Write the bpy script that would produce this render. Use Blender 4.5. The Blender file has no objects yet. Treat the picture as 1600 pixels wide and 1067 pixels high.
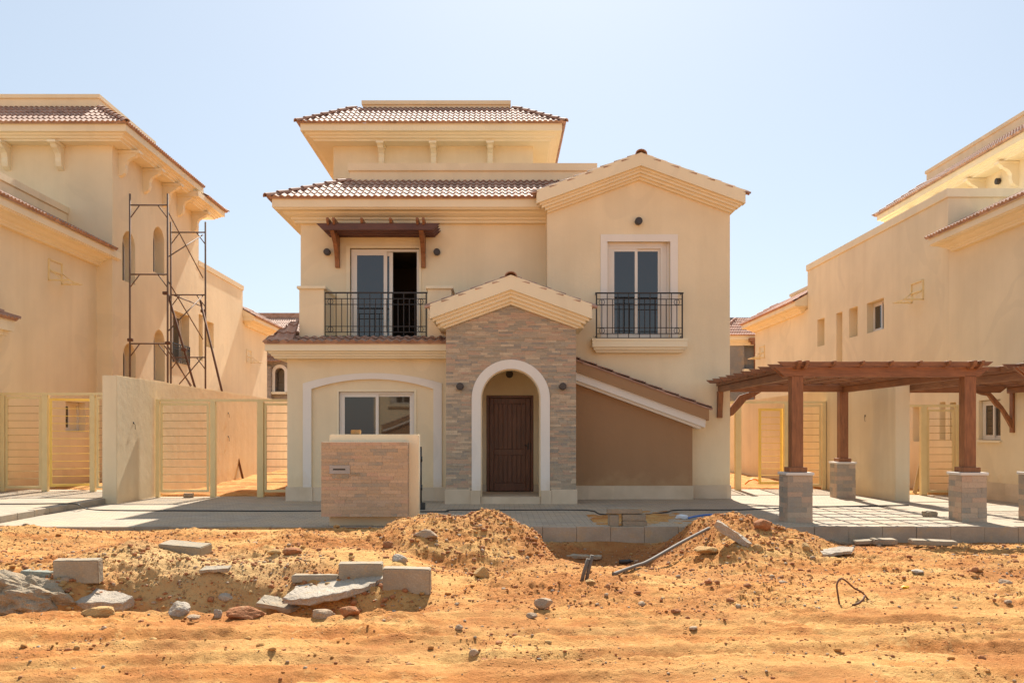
import bpy, bmesh, math, random
import numpy as np
from mathutils import Vector, Matrix, noise as mnoise
R = math.radians
random.seed(7)
rng = np.random.default_rng(7)
F = 1376.0; VX = 780.0; VY = 677.0; H = 1.6
scene = bpy.context.scene
COL = scene.collection
def GX(px, D): return (px - VX) / F * D
def GZ(py, D): return H - (py - VY) / F * D

# ------------------------------------------------------------ materials
class NT:
    def __init__(s, name):
        s.m = bpy.data.materials.new(name); s.m.use_nodes = True
        s.t = s.m.node_tree; s.t.nodes.clear()
        s.out = s.t.nodes.new('ShaderNodeOutputMaterial')
        s.b = s.t.nodes.new('ShaderNodeBsdfPrincipled')
        s.t.links.new(s.b.outputs[0], s.out.inputs[0])
        s._pos = None
    def node(s, typ, ins=None, **props):
        n = s.t.nodes.new('ShaderNode' + typ)
        for k, v in props.items(): setattr(n, k, v)
        for k, v in (ins or {}).items():
            s.set(n.inputs[k], v)
        return n
    def set(s, sock, v):
        if isinstance(v, bpy.types.NodeSocket): s.t.links.new(v, sock)
        elif isinstance(v, bpy.types.Node): s.t.links.new(v.outputs[0], sock)
        else: sock.default_value = v
    @property
    def pos(s):
        if not s._pos: s._pos = s.t.nodes.new('ShaderNodeNewGeometry').outputs['Position']
        return s._pos
    def math(s, op, a, b=0.0, c=None):
        ins = {0: a, 1: b}
        if c is not None: ins[2] = c
        return s.node('Math', ins, operation=op).outputs[0]
    def vmul(s, v, k):
        return s.node('VectorMath', {0: v, 1: k}, operation='MULTIPLY').outputs[0]
    def noise(s, scale, detail=4, rough=.55, vec=None, dist=0):
        return s.node('TexNoise', {'Vector': vec if vec is not None else s.pos, 'Scale': scale, 'Detail': detail, 'Roughness': rough, 'Distortion': dist}).outputs['Fac']
    def mix(s, fac, a, b, blend='MIX'):
        n = s.node('Mix', {}, data_type='RGBA', blend_type=blend)
        s.set(n.inputs[0], fac); s.set(n.inputs[6], a); s.set(n.inputs[7], b)
        return n.outputs[2]
    def ramp(s, fac, stops, interp='LINEAR'):
        n = s.node('ValToRGB', {0: fac}); r = n.color_ramp; r.interpolation = interp
        while len(r.elements) < len(stops): r.elements.new(.5)
        for e, (p, c) in zip(r.elements, stops):
            e.position = p; e.color = c if len(c) == 4 else (*c, 1)
        return n.outputs[0]
    def bump(s, h, strength, dist=.02, normal=None):
        ins = {'Height': h, 'Strength': strength, 'Distance': dist}
        n = s.node('Bump', ins)
        if normal is not None: s.set(n.inputs['Normal'], normal)
        return n.outputs[0]
    def fin(s, color=None, rough=None, normal=None, **kw):
        if color is not None: s.set(s.b.inputs['Base Color'], color)
        if rough is not None: s.set(s.b.inputs['Roughness'], rough)
        if normal is not None: s.set(s.b.inputs['Normal'], normal)
        for k, v in kw.items(): s.set(s.b.inputs[k.replace('_', ' ')], v)
        return s.m
def c4(c, k=1.0): return (c[0]*k, c[1]*k, c[2]*k, 1)

def stucco(name, col, var=.10, streak=.10, bump=.35):
    n = NT(name)
    big = n.noise(.55, 5)
    st = n.noise(1.0, 5, .6, vec=n.vmul(n.pos, (2.0, 2.0, .16)))
    fine = n.noise(45, 3)
    c = n.mix(n.ramp(big, [(.3, (0, 0, 0)), (.7, (1, 1, 1))]), c4(col, 1-var), c4(col, 1+var*.6))
    c = n.mix(n.ramp(st, [(.45, (0, 0, 0)), (.75, (streak*3,)*3)]), c, c4((col[0]*.78, col[1]*.74, col[2]*.68)))
    c = n.mix(n.ramp(fine, [(.35, (.0,)*3), (.65, (.22,)*3)]), c, c4(col, .86))
    # patch repairs and dusty splashes near the ground, with ragged outlines
    pt = n.noise(.32, 2, .4, vec=n.node('VectorMath', {0: n.pos, 1: (7.3, 1.7, 4.1)}, operation='ADD').outputs[0], dist=1.2)
    c = n.mix(n.ramp(pt, [(.575, (0, 0, 0)), (.59, (.42,)*3), (.66, (.42,)*3), (.67, (0, 0, 0))]), c, c4(col, .86))
    zz = n.node('SeparateXYZ', {0: n.pos}).outputs[2]
    spl = n.math('SUBTRACT', n.math('ADD', n.math('MULTIPLY', n.noise(2.2, 5, .65), 1.5), -.15), zz)
    c = n.mix(n.ramp(spl, [(.0, (0, 0, 0)), (.35, (.28,)*3)]), c, (.60, .42, .22, 1))
    hgt = n.math('ADD', n.math('MULTIPLY', fine, .35), n.math('MULTIPLY', n.noise(5, 4), 1.0))
    return n.fin(c, .92, n.bump(hgt, bump, .02), Specular_IOR_Level=.2)
def painted(name, col, rough=.45, metal=0, var=.06, dirt=.25):
    n = NT(name)
    v = n.noise(3.5, 5)
    c = n.mix(n.ramp(v, [(.4, (0, 0, 0)), (.75, (dirt,)*3)]), c4(col, 1), c4((col[0]*.7, col[1]*.64, col[2]*.55)))
    return n.fin(c, rough, n.bump(n.noise(60, 3), .08, .005), Metallic=metal)

M = {}
CREAM = (.84, .70, .475)
M['stucco'] = stucco('cream_stucco', CREAM)
M['stucco_light'] = stucco('pale_cream_moulding', (.86, .745, .53), .05, .06, .15)
M['stucco_brown'] = stucco('brown_stucco', (.40, .235, .125), .06, .08)
M['white_trim'] = stucco('white_trim_plaster', (.82, .76, .68), .04, .05, .12)
M['garden_wall'] = stucco('garden_wall_plaster', (.80, .67, .455), .10, .16)
M['base_stone'] = None

def rowcol(n, w, h, jitter=True, uexpr=None):
    sep = n.node('SeparateXYZ', {0: n.pos})
    u = n.math('ADD', sep.outputs[0], sep.outputs[1]) if uexpr is None else uexpr(n, sep)
    z = sep.outputs[2]
    zr = n.math('DIVIDE', z, h); row = n.math('FLOOR', zr)
    rnd = n.node('TexWhiteNoise', {'W': row}, noise_dimensions='1D').outputs['Value']
    off = n.math('MULTIPLY', rnd, 3.7) if jitter else n.math('MULTIPLY', n.math('MODULO', row, 2.0), .5)
    uc = n.math('ADD', n.math('DIVIDE', u, w), off); colm = n.math('FLOOR', uc)
    cmb = n.node('CombineXYZ', {0: colm, 1: row, 2: 0.0})
    wn = n.node('TexWhiteNoise', {'Vector': cmb.outputs[0]}, noise_dimensions='3D')
    fu = n.math('FRACT', uc); fz = n.math('FRACT', zr)
    eu = n.math('MULTIPLY', n.math('MINIMUM', fu, n.math('SUBTRACT', 1.0, fu)), w)
    ez = n.math('MULTIPLY', n.math('MINIMUM', fz, n.math('SUBTRACT', 1.0, fz)), h)
    e = n.math('MINIMUM', eu, ez)
    return wn, e
def cladding(name, stops, w=.30, h=.05, grout=(.30, .25, .19), g=.0035, lift=1.0):
    n = NT(name)
    wn, e = rowcol(n, w, h)
    c = n.ramp(wn.outputs['Value'], [(p, c4(k)) for p, k in stops], 'CONSTANT')
    c = n.mix(n.ramp(n.noise(14, 5, .65), [(.35, (0, 0, 0)), (.7, (.55,)*3)]), c, (.50, .36, .25, 1), 'MIX')
    mask = n.math('LESS_THAN', e, g)
    c = n.mix(mask, c, c4(grout))
    ed = n.ramp(n.math('DIVIDE', e, g*2), [(0, (0, 0, 0)), (1, (1, 1, 1))])
    sep = n.node('SeparateColor', {0: wn.outputs['Color']})
    hh = n.math('ADD', n.math('MULTIPLY', ed, .7), n.math('MULTIPLY', sep.outputs[1], .9*lift))
    hh = n.math('ADD', hh, n.math('MULTIPLY', n.noise(35, 5), .5))
    return n.fin(c, .85, n.bump(hh, .6, .012), Specular_IOR_Level=.3)
M['clad'] = cladding('slate_strip_cladding', [(0, (.46, .36, .26)), (.14, (.41, .34, .25)), (.28, (.52, .35, .24)), (.40, (.35, .30, .225)), (.54, (.56, .43, .30)), (.66, (.42, .36, .28)), (.78, (.30, .275, .235)), (.88, (.66, .52, .36)), (.95, (.50, .33, .24))], .30, .055)
M['clad_warm'] = cladding('tan_strip_cladding', [(0, (.47, .345, .225)), (.2, (.52, .38, .25)), (.45, (.44, .33, .23)), (.62, (.54, .36, .25)), (.76, (.36, .31, .24)), (.84, (.50, .38, .27)), (.93, (.56, .41, .28))], .23, .045, (.36, .25, .16), .0022, .5)
M['clad_plinth'] = cladding('grey_block_cladding', [(0, (.44, .34, .25)), (.2, (.36, .31, .25)), (.4, (.54, .37, .26)), (.55, (.46, .38, .28)), (.7, (.32, .29, .24)), (.82, (.56, .42, .30))], .22, .10, (.24, .20, .16), .004)
M['clad_far'] = cladding('grey_rough_cladding', [(0, (.22, .20, .18)), (.3, (.30, .26, .22)), (.6, (.26, .24, .22)), (.8, (.35, .30, .25))], .4, .12)
def slabby(name, col, w=.62, h=.32):
    n = NT(name)
    wn, e = rowcol(n, w, h, False)
    c = n.mix(n.ramp(wn.outputs['Value'], [(0, (0, 0, 0)), (1, (1, 1, 1))]), c4(col, .9), c4(col, 1.06))
    c = n.mix(n.ramp(n.noise(2.3, 5), [(.4, (0, 0, 0)), (.7, (.5,)*3)]), c, c4((col[0]*.72, col[1]*.68, col[2]*.6)))
    return n.fin(c, .7, n.bump(n.noise(40, 3), .15, .01))
M['base_stone'] = slabby('limestone_base', (.70, .56, .40))

def tile_mat(name, a, b, c_):
    n = NT(name)
    v = n.node('TexVoronoi', {'Vector': n.pos, 'Scale': 4.2}, feature='F1')
    s = n.node('SeparateColor', {0: v.outputs['Color']})
    c = n.ramp(s.outputs[0], [(0, c4(a)), (.5, c4(b)), (1, c4(c_))])
    c = n.mix(n.ramp(n.noise(7, 5), [(.45, (0, 0, 0)), (.8, (.6,)*3)]), c, (.42, .30, .22, 1))
    return n.fin(c, .75, n.bump(n.noise(50, 4), .25, .01))
M['tile'] = tile_mat('clay_roof_tile', (.30, .16, .105), (.39, .215, .145), (.47, .275, .19))
M['tile_red'] = tile_mat('red_clay_roof_tile', (.36, .16, .10), (.45, .20, .125), (.5, .26, .17))

def wood(name, a, b, sc=(1.5, 12, 12), rough=.5):
    n = NT(name)
    oc = n.node('TexCoord').outputs['Object']
    g = n.noise(2.0, 6, .6, vec=n.vmul(oc, sc), dist=.6)
    c = n.ramp(g, [(.3, c4(a)), (.7, c4(b))])
    c = n.mix(n.ramp(n.noise(2.2, 4), [(.4, (0, 0, 0)), (.7, (.5,)*3)]), c, c4(a, .75))
    return n.fin(c, rough, n.bump(g, .25, .008))
M['wood_x'] = wood('stained_wood_beam', (.19, .074, .028), (.36, .148, .058))
M['wood_y'] = wood('stained_wood_rafter', (.19, .074, .028), (.36, .148, .058), (12, 1.5, 12))
M['wood_z'] = wood('stained_wood_post', (.20, .074, .026), (.38, .150, .055), (12, 12, 1.5))
M['wood_dark'] = wood('dark_stained_wood', (.085, .030, .018), (.15, .055, .032))
M['door_wood'] = wood('door_wood', (.115, .042, .020), (.22, .084, .040), (14, 14, 1.2), .42)
M['plank'] = wood('raw_plank', (.40, .27, .14), (.55, .38, .2), (3, 3, 1))

M['gate_cream'] = painted('cream_gate_paint', (.82, .65, .33), .5)
M['gate_bar'] = painted('shaded_gate_slat', (.50, .36, .16), .6)  # cream slats darkened: their backlit shade is put into the colour
M['gate_yellow'] = painted('yellow_gate_primer', (.90, .62, .14), .5)
M['iron'] = painted('dark_iron', (.035, .030, .030), .5, .3)
M['rust'] = painted('rusty_scaffold_steel', (.19, .12, .085), .7, .2, dirt=.8)
M['steel_rust'] = painted('rusted_bar_steel', (.16, .07, .035), .8, .1, dirt=.8)
M['pvc'] = painted('white_window_frame', (.74, .68, .60), .4, dirt=.1)
M['lamp'] = painted('dark_bronze_lamp', (.05, .038, .034), .45)
M['pipe'] = painted('dusty_grey_pipe', (.15, .125, .10), .7, dirt=.6)
M['black'] = painted('black_plastic', (.03, .03, .03), .5)
M['grey_metal'] = painted('grey_metal_plate', (.36, .35, .34), .45, .2)
M['blue'] = painted('blue_hose_plastic', (.05, .16, .48), .4)
M['bag'] = painted('white_plastic', (.75, .75, .76), .4)
M['orange'] = painted('orange_hose_plastic', (.8, .30, .06), .4)
M['wrapper'] = painted('yellow_wrapper', (.80, .50, .02), .35)

def glass(name, tint, ior):
    n = NT(name)
    nb = n.bump(n.noise(.8, 2), .03, .03)
    return n.fin(tint, .02, nb, IOR=ior)
M['glass'] = glass('dark_window_glass', (.022, .018, .015, 1), 1.75)
M['glass_low'] = glass('brown_window_glass', (.050, .036, .024, 1), 1.6)
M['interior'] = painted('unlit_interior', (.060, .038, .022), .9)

def concrete(name, col, sc=1.0, bump=.6, rough=.92):
    n = NT(name)
    c = n.mix(n.ramp(n.noise(2.5*sc, 6, .6), [(.35, (0, 0, 0)), (.7, (1, 1, 1))]), c4(col, .78), c4(col, 1.1))
    c = n.mix(n.ramp(n.noise(9*sc, 4), [(.52, (0, 0, 0)), (.72, (.6,)*3)]), c, (.50, .34, .18, 1))
    vo = n.node('TexVoronoi', {'Vector': n.pos, 'Scale': 48*sc}).outputs['Distance']
    c = n.mix(n.ramp(vo, [(.25, (0, 0, 0)), (.6, (.45*min(1, bump),)*3)]), c, c4(col, .55))
    hh = n.math('ADD', n.math('MULTIPLY', vo, .5), n.noise(28*sc, 6, .65))
    return n.fin(c, rough, n.bump(hh, bump, .012), Specular_IOR_Level=.25)
M['conc'] = concrete('grey_concrete', (.40, .33, .24))
M['conc_pale'] = concrete('pale_concrete', (.50, .42, .33), 1, 1.0)
M['kerb'] = concrete('kerb_concrete', (.42, .345, .26), .7, .35)
M['conc_far'] = concrete('bare_grey_block_wall', (.25, .235, .22), .15, .3)
M['conc_green'] = concrete('greenish_grey_concrete', (.28, .29, .24))
M['rock_red'] = concrete('reddish_clay_rock', (.42, .17, .07), 1.4, .8)
M['rock_ochre'] = concrete('ochre_rock', (.55, .33, .13), 1.4, .8)
M['rock_tan'] = concrete('tan_stone', (.46, .33, .22), 1.4, .8)

def soil():
    n = NT('sandy_construction_soil')
    big = n.noise(.9, 6, .62, dist=.4); med = n.noise(4.5, 6, .65); fine = n.noise(38, 5, .7)
    # tyre-worn bands lie along the street
    band = n.noise(1.0, 5, .6, vec=n.vmul(n.pos, (.35, 3.0, 1.0)))
    c = n.ramp(big, [(.30, (.42, .155, .042)), (.45, (.52, .220, .064)), (.58, (.58, .285, .092)), (.8, (.63, .365, .135))])
    c = n.mix(n.ramp(band, [(.42, (0, 0, 0)), (.62, (.75,)*3)]), c, (.65, .40, .15, 1))
    c = n.mix(n.ramp(med, [(.52, (0, 0, 0)), (.70, (.65,)*3)]), c, (.42, .155, .052, 1))
    crumb = n.noise(14, 6, .75)
    c = n.mix(n.ramp(crumb, [(.56, (0, 0, 0)), (.68, (.55,)*3)]), c, (.36, .155, .06, 1))
    c = n.mix(n.ramp(n.noise(6.5, 5, .7, dist=1.0), [(.56, (0, 0, 0)), (.70, (.6,)*3)]), c, (.70, .47, .19, 1))
    c = n.mix(n.ramp(fine, [(.55, (0, 0, 0)), (.75, (.55,)*3)]), c, (.36, .175, .07, 1))
    vo = n.node('TexVoronoi', {'Vector': n.pos, 'Scale': 26.0, 'Randomness': 1.0}).outputs['Distance']
    vm = n.ramp(vo, [(.0, (1, 1, 1)), (.22, (.6,)*3), (.34, (0, 0, 0))])
    gate = n.ramp(n.noise(3.0, 4), [(.48, (0, 0, 0)), (.6, (1, 1, 1))])
    clod = n.math('MULTIPLY', vm, gate)
    c = n.mix(n.math('MULTIPLY', clod, .35), c, (.36, .17, .08, 1))
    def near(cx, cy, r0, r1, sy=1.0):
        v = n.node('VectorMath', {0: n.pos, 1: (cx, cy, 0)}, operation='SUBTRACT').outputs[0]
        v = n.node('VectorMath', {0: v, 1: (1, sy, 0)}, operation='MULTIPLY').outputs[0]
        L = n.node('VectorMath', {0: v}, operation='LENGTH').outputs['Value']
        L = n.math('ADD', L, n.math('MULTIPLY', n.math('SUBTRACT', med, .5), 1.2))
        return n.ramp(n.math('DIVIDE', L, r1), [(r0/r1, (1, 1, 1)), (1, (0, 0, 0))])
    # damp patches, then darker reddish soil in the trench and the hollow
    damp = n.noise(.55, 4, .6, vec=n.node('VectorMath', {0: n.pos, 1: (31.3, 11.7, 0)}, operation='ADD').outputs[0], dist=.8)
    c = n.mix(n.ramp(damp, [(.47, (0, 0, 0)), (.58, (.62,)*3)]), c, (.38, .145, .045, 1))
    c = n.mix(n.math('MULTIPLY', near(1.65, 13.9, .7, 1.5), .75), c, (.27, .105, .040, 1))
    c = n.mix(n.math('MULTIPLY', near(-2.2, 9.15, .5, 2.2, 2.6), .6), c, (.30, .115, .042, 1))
    c = n.mix(n.math('MULTIPLY', near(-3.6, 10.6, .6, 1.7, 1.3), .7), c, (.66, .45, .21, 1))
    hh = n.math('ADD', n.math('MULTIPLY', fine, .5), n.math('MULTIPLY', clod, .9))
    hh = n.math('ADD', n.math('ADD', hh, n.math('MULTIPLY', crumb, 1.0)), n.math('MULTIPLY', n.noise(130, 3, .7), .3))
    return n.fin(c, .97, n.bump(hh, 1.0, .028), Specular_IOR_Level=.12)
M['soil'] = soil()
M['heap'] = concrete('grey_mortar_rubble', (.40, .31, .21), 1.3, 1.0)

def paving():
    n = NT('interlocking_pavers')
    sep = n.node('SeparateXYZ', {0: n.pos})
    w, h = .22, .11
    zr = n.math('DIVIDE', sep.outputs[1], h); row = n.math('FLOOR', zr)
    off = n.math('MULTIPLY', n.math('MODULO', n.math('ABSOLUTE', row), 2.0), .5)
    uc = n.math('ADD', n.math('DIVIDE', sep.outputs[0], w), off); colm = n.math('FLOOR', uc)
    wn = n.node('TexWhiteNoise', {'Vector': n.node('CombineXYZ', {0: colm, 1: row}).outputs[0]}, noise_dimensions='3D').outputs['Value']
    fu = n.math('FRACT', uc); fz = n.math('FRACT', zr)
    e = n.math('MINIMUM', n.math('MULTIPLY', n.math('MINIMUM', fu, n.math('SUBTRACT', 1.0, fu)), w), n.math('MULTIPLY', n.math('MINIMUM', fz, n.math('SUBTRACT', 1.0, fz)), h))
    c = n.mix(wn, (.33, .275, .21, 1), (.43, .36, .275, 1))
    c = n.mix(n.ramp(n.noise(1.1, 6, .6), [(.38, (0, 0, 0)), (.68, (.8,)*3)]), c, (.50, .375, .24, 1))
    c = n.mix(n.math('LESS_THAN', e, .006), c, (.24, .19, .14, 1))
    hh = n.math('ADD', n.ramp(n.math('DIVIDE', e, .012), [(0, (0, 0, 0)), (1, (1, 1, 1))]), n.math('MULTIPLY', n.noise(50, 3), .3))
    return n.fin(c, .85, n.bump(hh, .5, .01), Specular_IOR_Level=.3)
M['paving'] = paving()

def strip_mat(name, stops):
    n = NT(name)
    rnd = n.t.nodes.new('ShaderNodeNewGeometry').outputs['Random Per Island']
    c = n.ramp(rnd, [(p, c4(k)) for p, k in stops], 'CONSTANT')
    c = n.mix(n.ramp(n.noise(9, 6, .7), [(.38, (0, 0, 0)), (.68, (.5,)*3)]), c, (.50, .37, .25, 1))
    c = n.mix(n.ramp(n.noise(30, 5, .7), [(.5, (0, 0, 0)), (.7, (.45,)*3)]), c, (.25, .20, .155, 1))
    return n.fin(c, .85, n.bump(n.noise(45, 6, .7), .7, .008), Specular_IOR_Level=.3)
CL = [(0, (.46, .36, .26)), (.14, (.41, .34, .25)), (.28, (.52, .36, .25)), (.40, (.36, .31, .235)), (.54, (.56, .43, .30)), (.66, (.42, .36, .275)), (.76, (.31, .28, .235)), (.86, (.62, .49, .34)), (.93, (.50, .33, .24))]
M['strip'] = strip_mat('split_slate_strips', CL)
M['strip_warm'] = strip_mat('tan_split_strips', [(0, (.47, .345, .225)), (.2, (.52, .38, .25)), (.42, (.44, .33, .23)), (.58, (.54, .36, .25)), (.72, (.36, .31, .24)), (.82, (.50, .38, .27)), (.92, (.58, .42, .28))])
M['strip_pier'] = strip_mat('pier_stone_blocks', [(0, (.44, .34, .25)), (.2, (.36, .31, .25)), (.4, (.54, .37, .26)), (.55, (.46, .38, .28)), (.7, (.32, .29, .24)), (.82, (.56, .42, .30))])
def strips(mb, u0, u1, z0, z1, at, h, w, d, seed, spans=None, gap=.002):
    """rows of split stone; at(u, depth) gives x, y; spans(z) the allowed u ranges"""
    rg = random.Random(seed); z = z0
    while z < z1-.004:
        hh = min(h*rg.uniform(.88, 1.12), z1-z); 
        if z1-z-hh < h*.35: hh = z1-z
        for (a, b) in (spans(z+hh/2) if spans else [(u0, u1)]):
            u = a
            while u < b-.004:
                ww = w*rg.uniform(.45, 1.5); ww = ww if b-u-ww > w*.3 else b-u
                dd = rg.uniform(d*.25, d); p, q = at(u+gap/2, dd), at(u+ww-gap/2, dd); p2, q2 = at(u+gap/2, -.004), at(u+ww-gap/2, -.004)
                za, zb = z+gap/2, z+hh-gap/2; j = rg.uniform(-.0015, .0015)
                mb.add([(p[0], p[1], za), (q[0], q[1], za+j), (q2[0], q2[1], za+j), (p2[0], p2[1], za), (p[0], p[1], zb), (q[0], q[1], zb+j), (q2[0], q2[1], zb+j), (p2[0], p2[1], zb)],
                       [(0, 3, 2, 1), (4, 5, 6, 7), (0, 1, 5, 4), (1, 2, 6, 5), (2, 3, 7, 6), (3, 0, 4, 7)])
                u += ww
        z += hh
# ------------------------------------------------------------ mesh helper
class MB:
    def __init__(s): s.v = []; s.f = []; s.mi = []; s.sm = []
    def add(s, vs, fs, mi=0, sm=False):
        o = len(s.v); s.v += [tuple(p) for p in vs]
        for f in fs: s.f.append([i+o for i in f]); s.mi.append(mi); s.sm.append(sm)
        return s
    def box(s, x0, x1, y0, y1, z0, z1, mi=0):
        return s.add([(x0, y0, z0), (x1, y0, z0), (x1, y1, z0), (x0, y1, z0), (x0, y0, z1), (x1, y0, z1), (x1, y1, z1), (x0, y1, z1)],
              [(0, 3, 2, 1), (4, 5, 6, 7), (0, 1, 5, 4), (1, 2, 6, 5), (2, 3, 7, 6), (3, 0, 4, 7)], mi)
    def prism(s, poly, a0, a1, axis='y', mi=0):
        """poly: 2D points; axis y: (x,z) extruded over y; axis x: (y,z) over x; axis z: (x,y) over z"""
        n = len(poly); mk = {'y': lambda p, a: (p[0], a, p[1]), 'x': lambda p, a: (a, p[0], p[1]), 'z': lambda p, a: (p[0], p[1], a)}[axis]
        vs = [mk(p, a0) for p in poly] + [mk(p, a1) for p in poly]
        fs = [list(range(n)), list(range(2*n-1, n-1, -1))] + [(i, i+n, (i+1) % n+n, (i+1) % n) for i in range(n)]
        return s.add(vs, fs, mi)
    def tube(s, pts, r, n=8, mi=0, r1=None):
        pts = [Vector(p) for p in pts]; rings = []
        up = None
        for i, p in enumerate(pts):
            t = (pts[min(i+1, len(pts)-1)] - pts[max(i-1, 0)]).normalized()
            if up is None: up = Vector((0, 0, 1)) if abs(t.z) < .9 else Vector((1, 0, 0))
            a = t.cross(up)
            if a.length < 1e-4: a = t.cross(Vector((1, 0, .1)))
            a.normalize(); b = a.cross(t).normalized(); up = b
            rr = r if r1 is None else r + (r1-r)*i/(len(pts)-1)
            rings.append([p + (a*math.cos(2*math.pi*k/n) + b*math.sin(2*math.pi*k/n))*rr for k in range(n)])
        vs = [q for rg in rings for q in rg]; fs = []
        for i in range(len(rings)-1):
            for k in range(n): fs.append((i*n+k, i*n+(k+1) % n, (i+1)*n+(k+1) % n, (i+1)*n+k))
        s.add(vs, fs, mi, True)
        m = (len(rings)-1)*n
        return s.add([], [], mi).caps(len(s.v)-len(vs), n, m)
    def caps(s, o, n, m):
        s.f.append([o+k for k in range(n-1, -1, -1)]); s.mi.append(s.mi[-1]); s.sm.append(False)
        s.f.append([o+m+k for k in range(n)]); s.mi.append(s.mi[-1]); s.sm.append(False)
        return s
    def disc(s, c, r, d, n=24, mi=0):   # short drum facing -Y
        x, y, z = c
        return s.prism([(x+r*math.cos(2*math.pi*k/n), z+r*math.sin(2*math.pi*k/n)) for k in range(n)], y-d, y, 'y', mi)
    def loft_rect(s, rect, prof, mi=0):
        """rings of a rectangle grown by prof[i][0] at height prof[i][1]"""
        x0, x1, y0, y1 = rect; vs = []
        for o, z in prof: vs += [(x0-o, y0-o, z), (x1+o, y0-o, z), (x1+o, y1+o, z), (x0-o, y1+o, z)]
        fs = []
        for i in range(len(prof)-1):
            for k in range(4): fs.append((i*4+k, i*4+(k+1) % 4, (i+1)*4+(k+1) % 4, (i+1)*4+k))
        L = (len(prof)-1)*4
        fs += [(3, 2, 1, 0), (L, L+1, L+2, L+3)]
        return s.add(vs, fs, mi)
    def build(s, name, mats, parent=None, bevel=0, loc=None, mat=None, fix=True, segs=1):
        me = bpy.data.meshes.new(name)
        v = s.v
        if mat is not None: v = [tuple(mat @ Vector(p)) for p in v]
        if loc is not None: v = [(p[0]-loc[0], p[1]-loc[1], p[2]-loc[2]) for p in v]
        me.from_pydata(v, [], s.f)
        if not isinstance(mats, (list, tuple)): mats = [mats]
        for m in mats: me.materials.append(m)
        me.polygons.foreach_set('material_index', s.mi)
        me.polygons.foreach_set('use_smooth', s.sm)
        if fix or bevel:
            bm = bmesh.new(); bm.from_mesh(me)
            if fix: bmesh.ops.recalc_face_normals(bm, faces=bm.faces)
            if bevel:
                es = [e for e in bm.edges if len(e.link_faces) == 2 and e.calc_face_angle(0) > .6]
                bmesh.ops.bevel(bm, geom=es, offset=bevel, segments=segs, affect='EDGES', clamp_overlap=True)
            bm.to_mesh(me); bm.free()
        o = bpy.data.objects.new(name, me); COL.objects.link(o)
        if loc is not None: o.location = loc
        if parent is not None: par(o, parent)
        return o
def par(o, p):
    o.parent = p
    o.matrix_parent_inverse = Matrix.Identity(4)
    # children carry coordinates relative to their parent
    base = Vector((0, 0, 0)); q = p
    while q is not None: base += Vector(q.location); q = q.parent
    o.location = Vector(o.location) - base
    return o
def tag(o, label=None, cat=None, group=None, kind=None):
    if label: o['label'] = label
    if cat: o['category'] = cat
    if group: o['group'] = group
    if kind: o['kind'] = kind
    elif cat and 'kind' not in o.keys(): o['kind'] = 'thing'
    return o
def empty(name, loc, label, cat, group=None):
    o = bpy.data.objects.new(name, None); COL.objects.link(o); o.location = loc; o.empty_display_size = .2
    return tag(o, label, cat, group)
def each(mb, name, mat, parent, bevel=.004):
    for k in range(len(mb.v)//8):
        q = MB(); q.add(mb.v[k*8:k*8+8], [[i-k*8 for i in f] for f in mb.f[k*6:k*6+6]]); q.build(name, mat, parent, bevel=bevel)
def copy_tree(o, parent=None):
    c = o.copy(); COL.objects.link(c)
    if parent is not None: c.parent = parent
    for ch in [x for x in bpy.data.objects if x.parent == o]: copy_tree(ch, c)
    return c
def cut(obj, cutters):
    """boolean-subtract the cutter MBs from obj"""
    tmp = []
    for mb in cutters:
        co = mb.build('cutter', M['interior']); tmp.append(co)
        md = obj.modifiers.new('b', 'BOOLEAN'); md.operation = 'DIFFERENCE'; md.solver = 'EXACT'; md.object = co
    bpy.context.view_layer.update()
    dg = bpy.context.evaluated_depsgraph_get()
    me = bpy.data.meshes.new_from_object(obj.evaluated_get(dg))
    obj.modifiers.clear(); old = obj.data; name = old.name; obj.data = me; bpy.data.meshes.remove(old); me.name = name
    while len(me.materials) > 1: me.materials.pop()
    for c in tmp: bpy.data.objects.remove(c)
def archpts(xc, hw, z0, zs, n=20, rise=None):
    """opening outline: straight to the spring line zs then an arch of half width hw"""
    r = hw if rise is None else rise
    pts = [(xc-hw, z0), (xc+hw, z0)]
    return pts + [(xc+hw*math.cos(math.pi*k/n), zs+r*math.sin(math.pi*k/n)) for k in range(n+1)]

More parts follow.
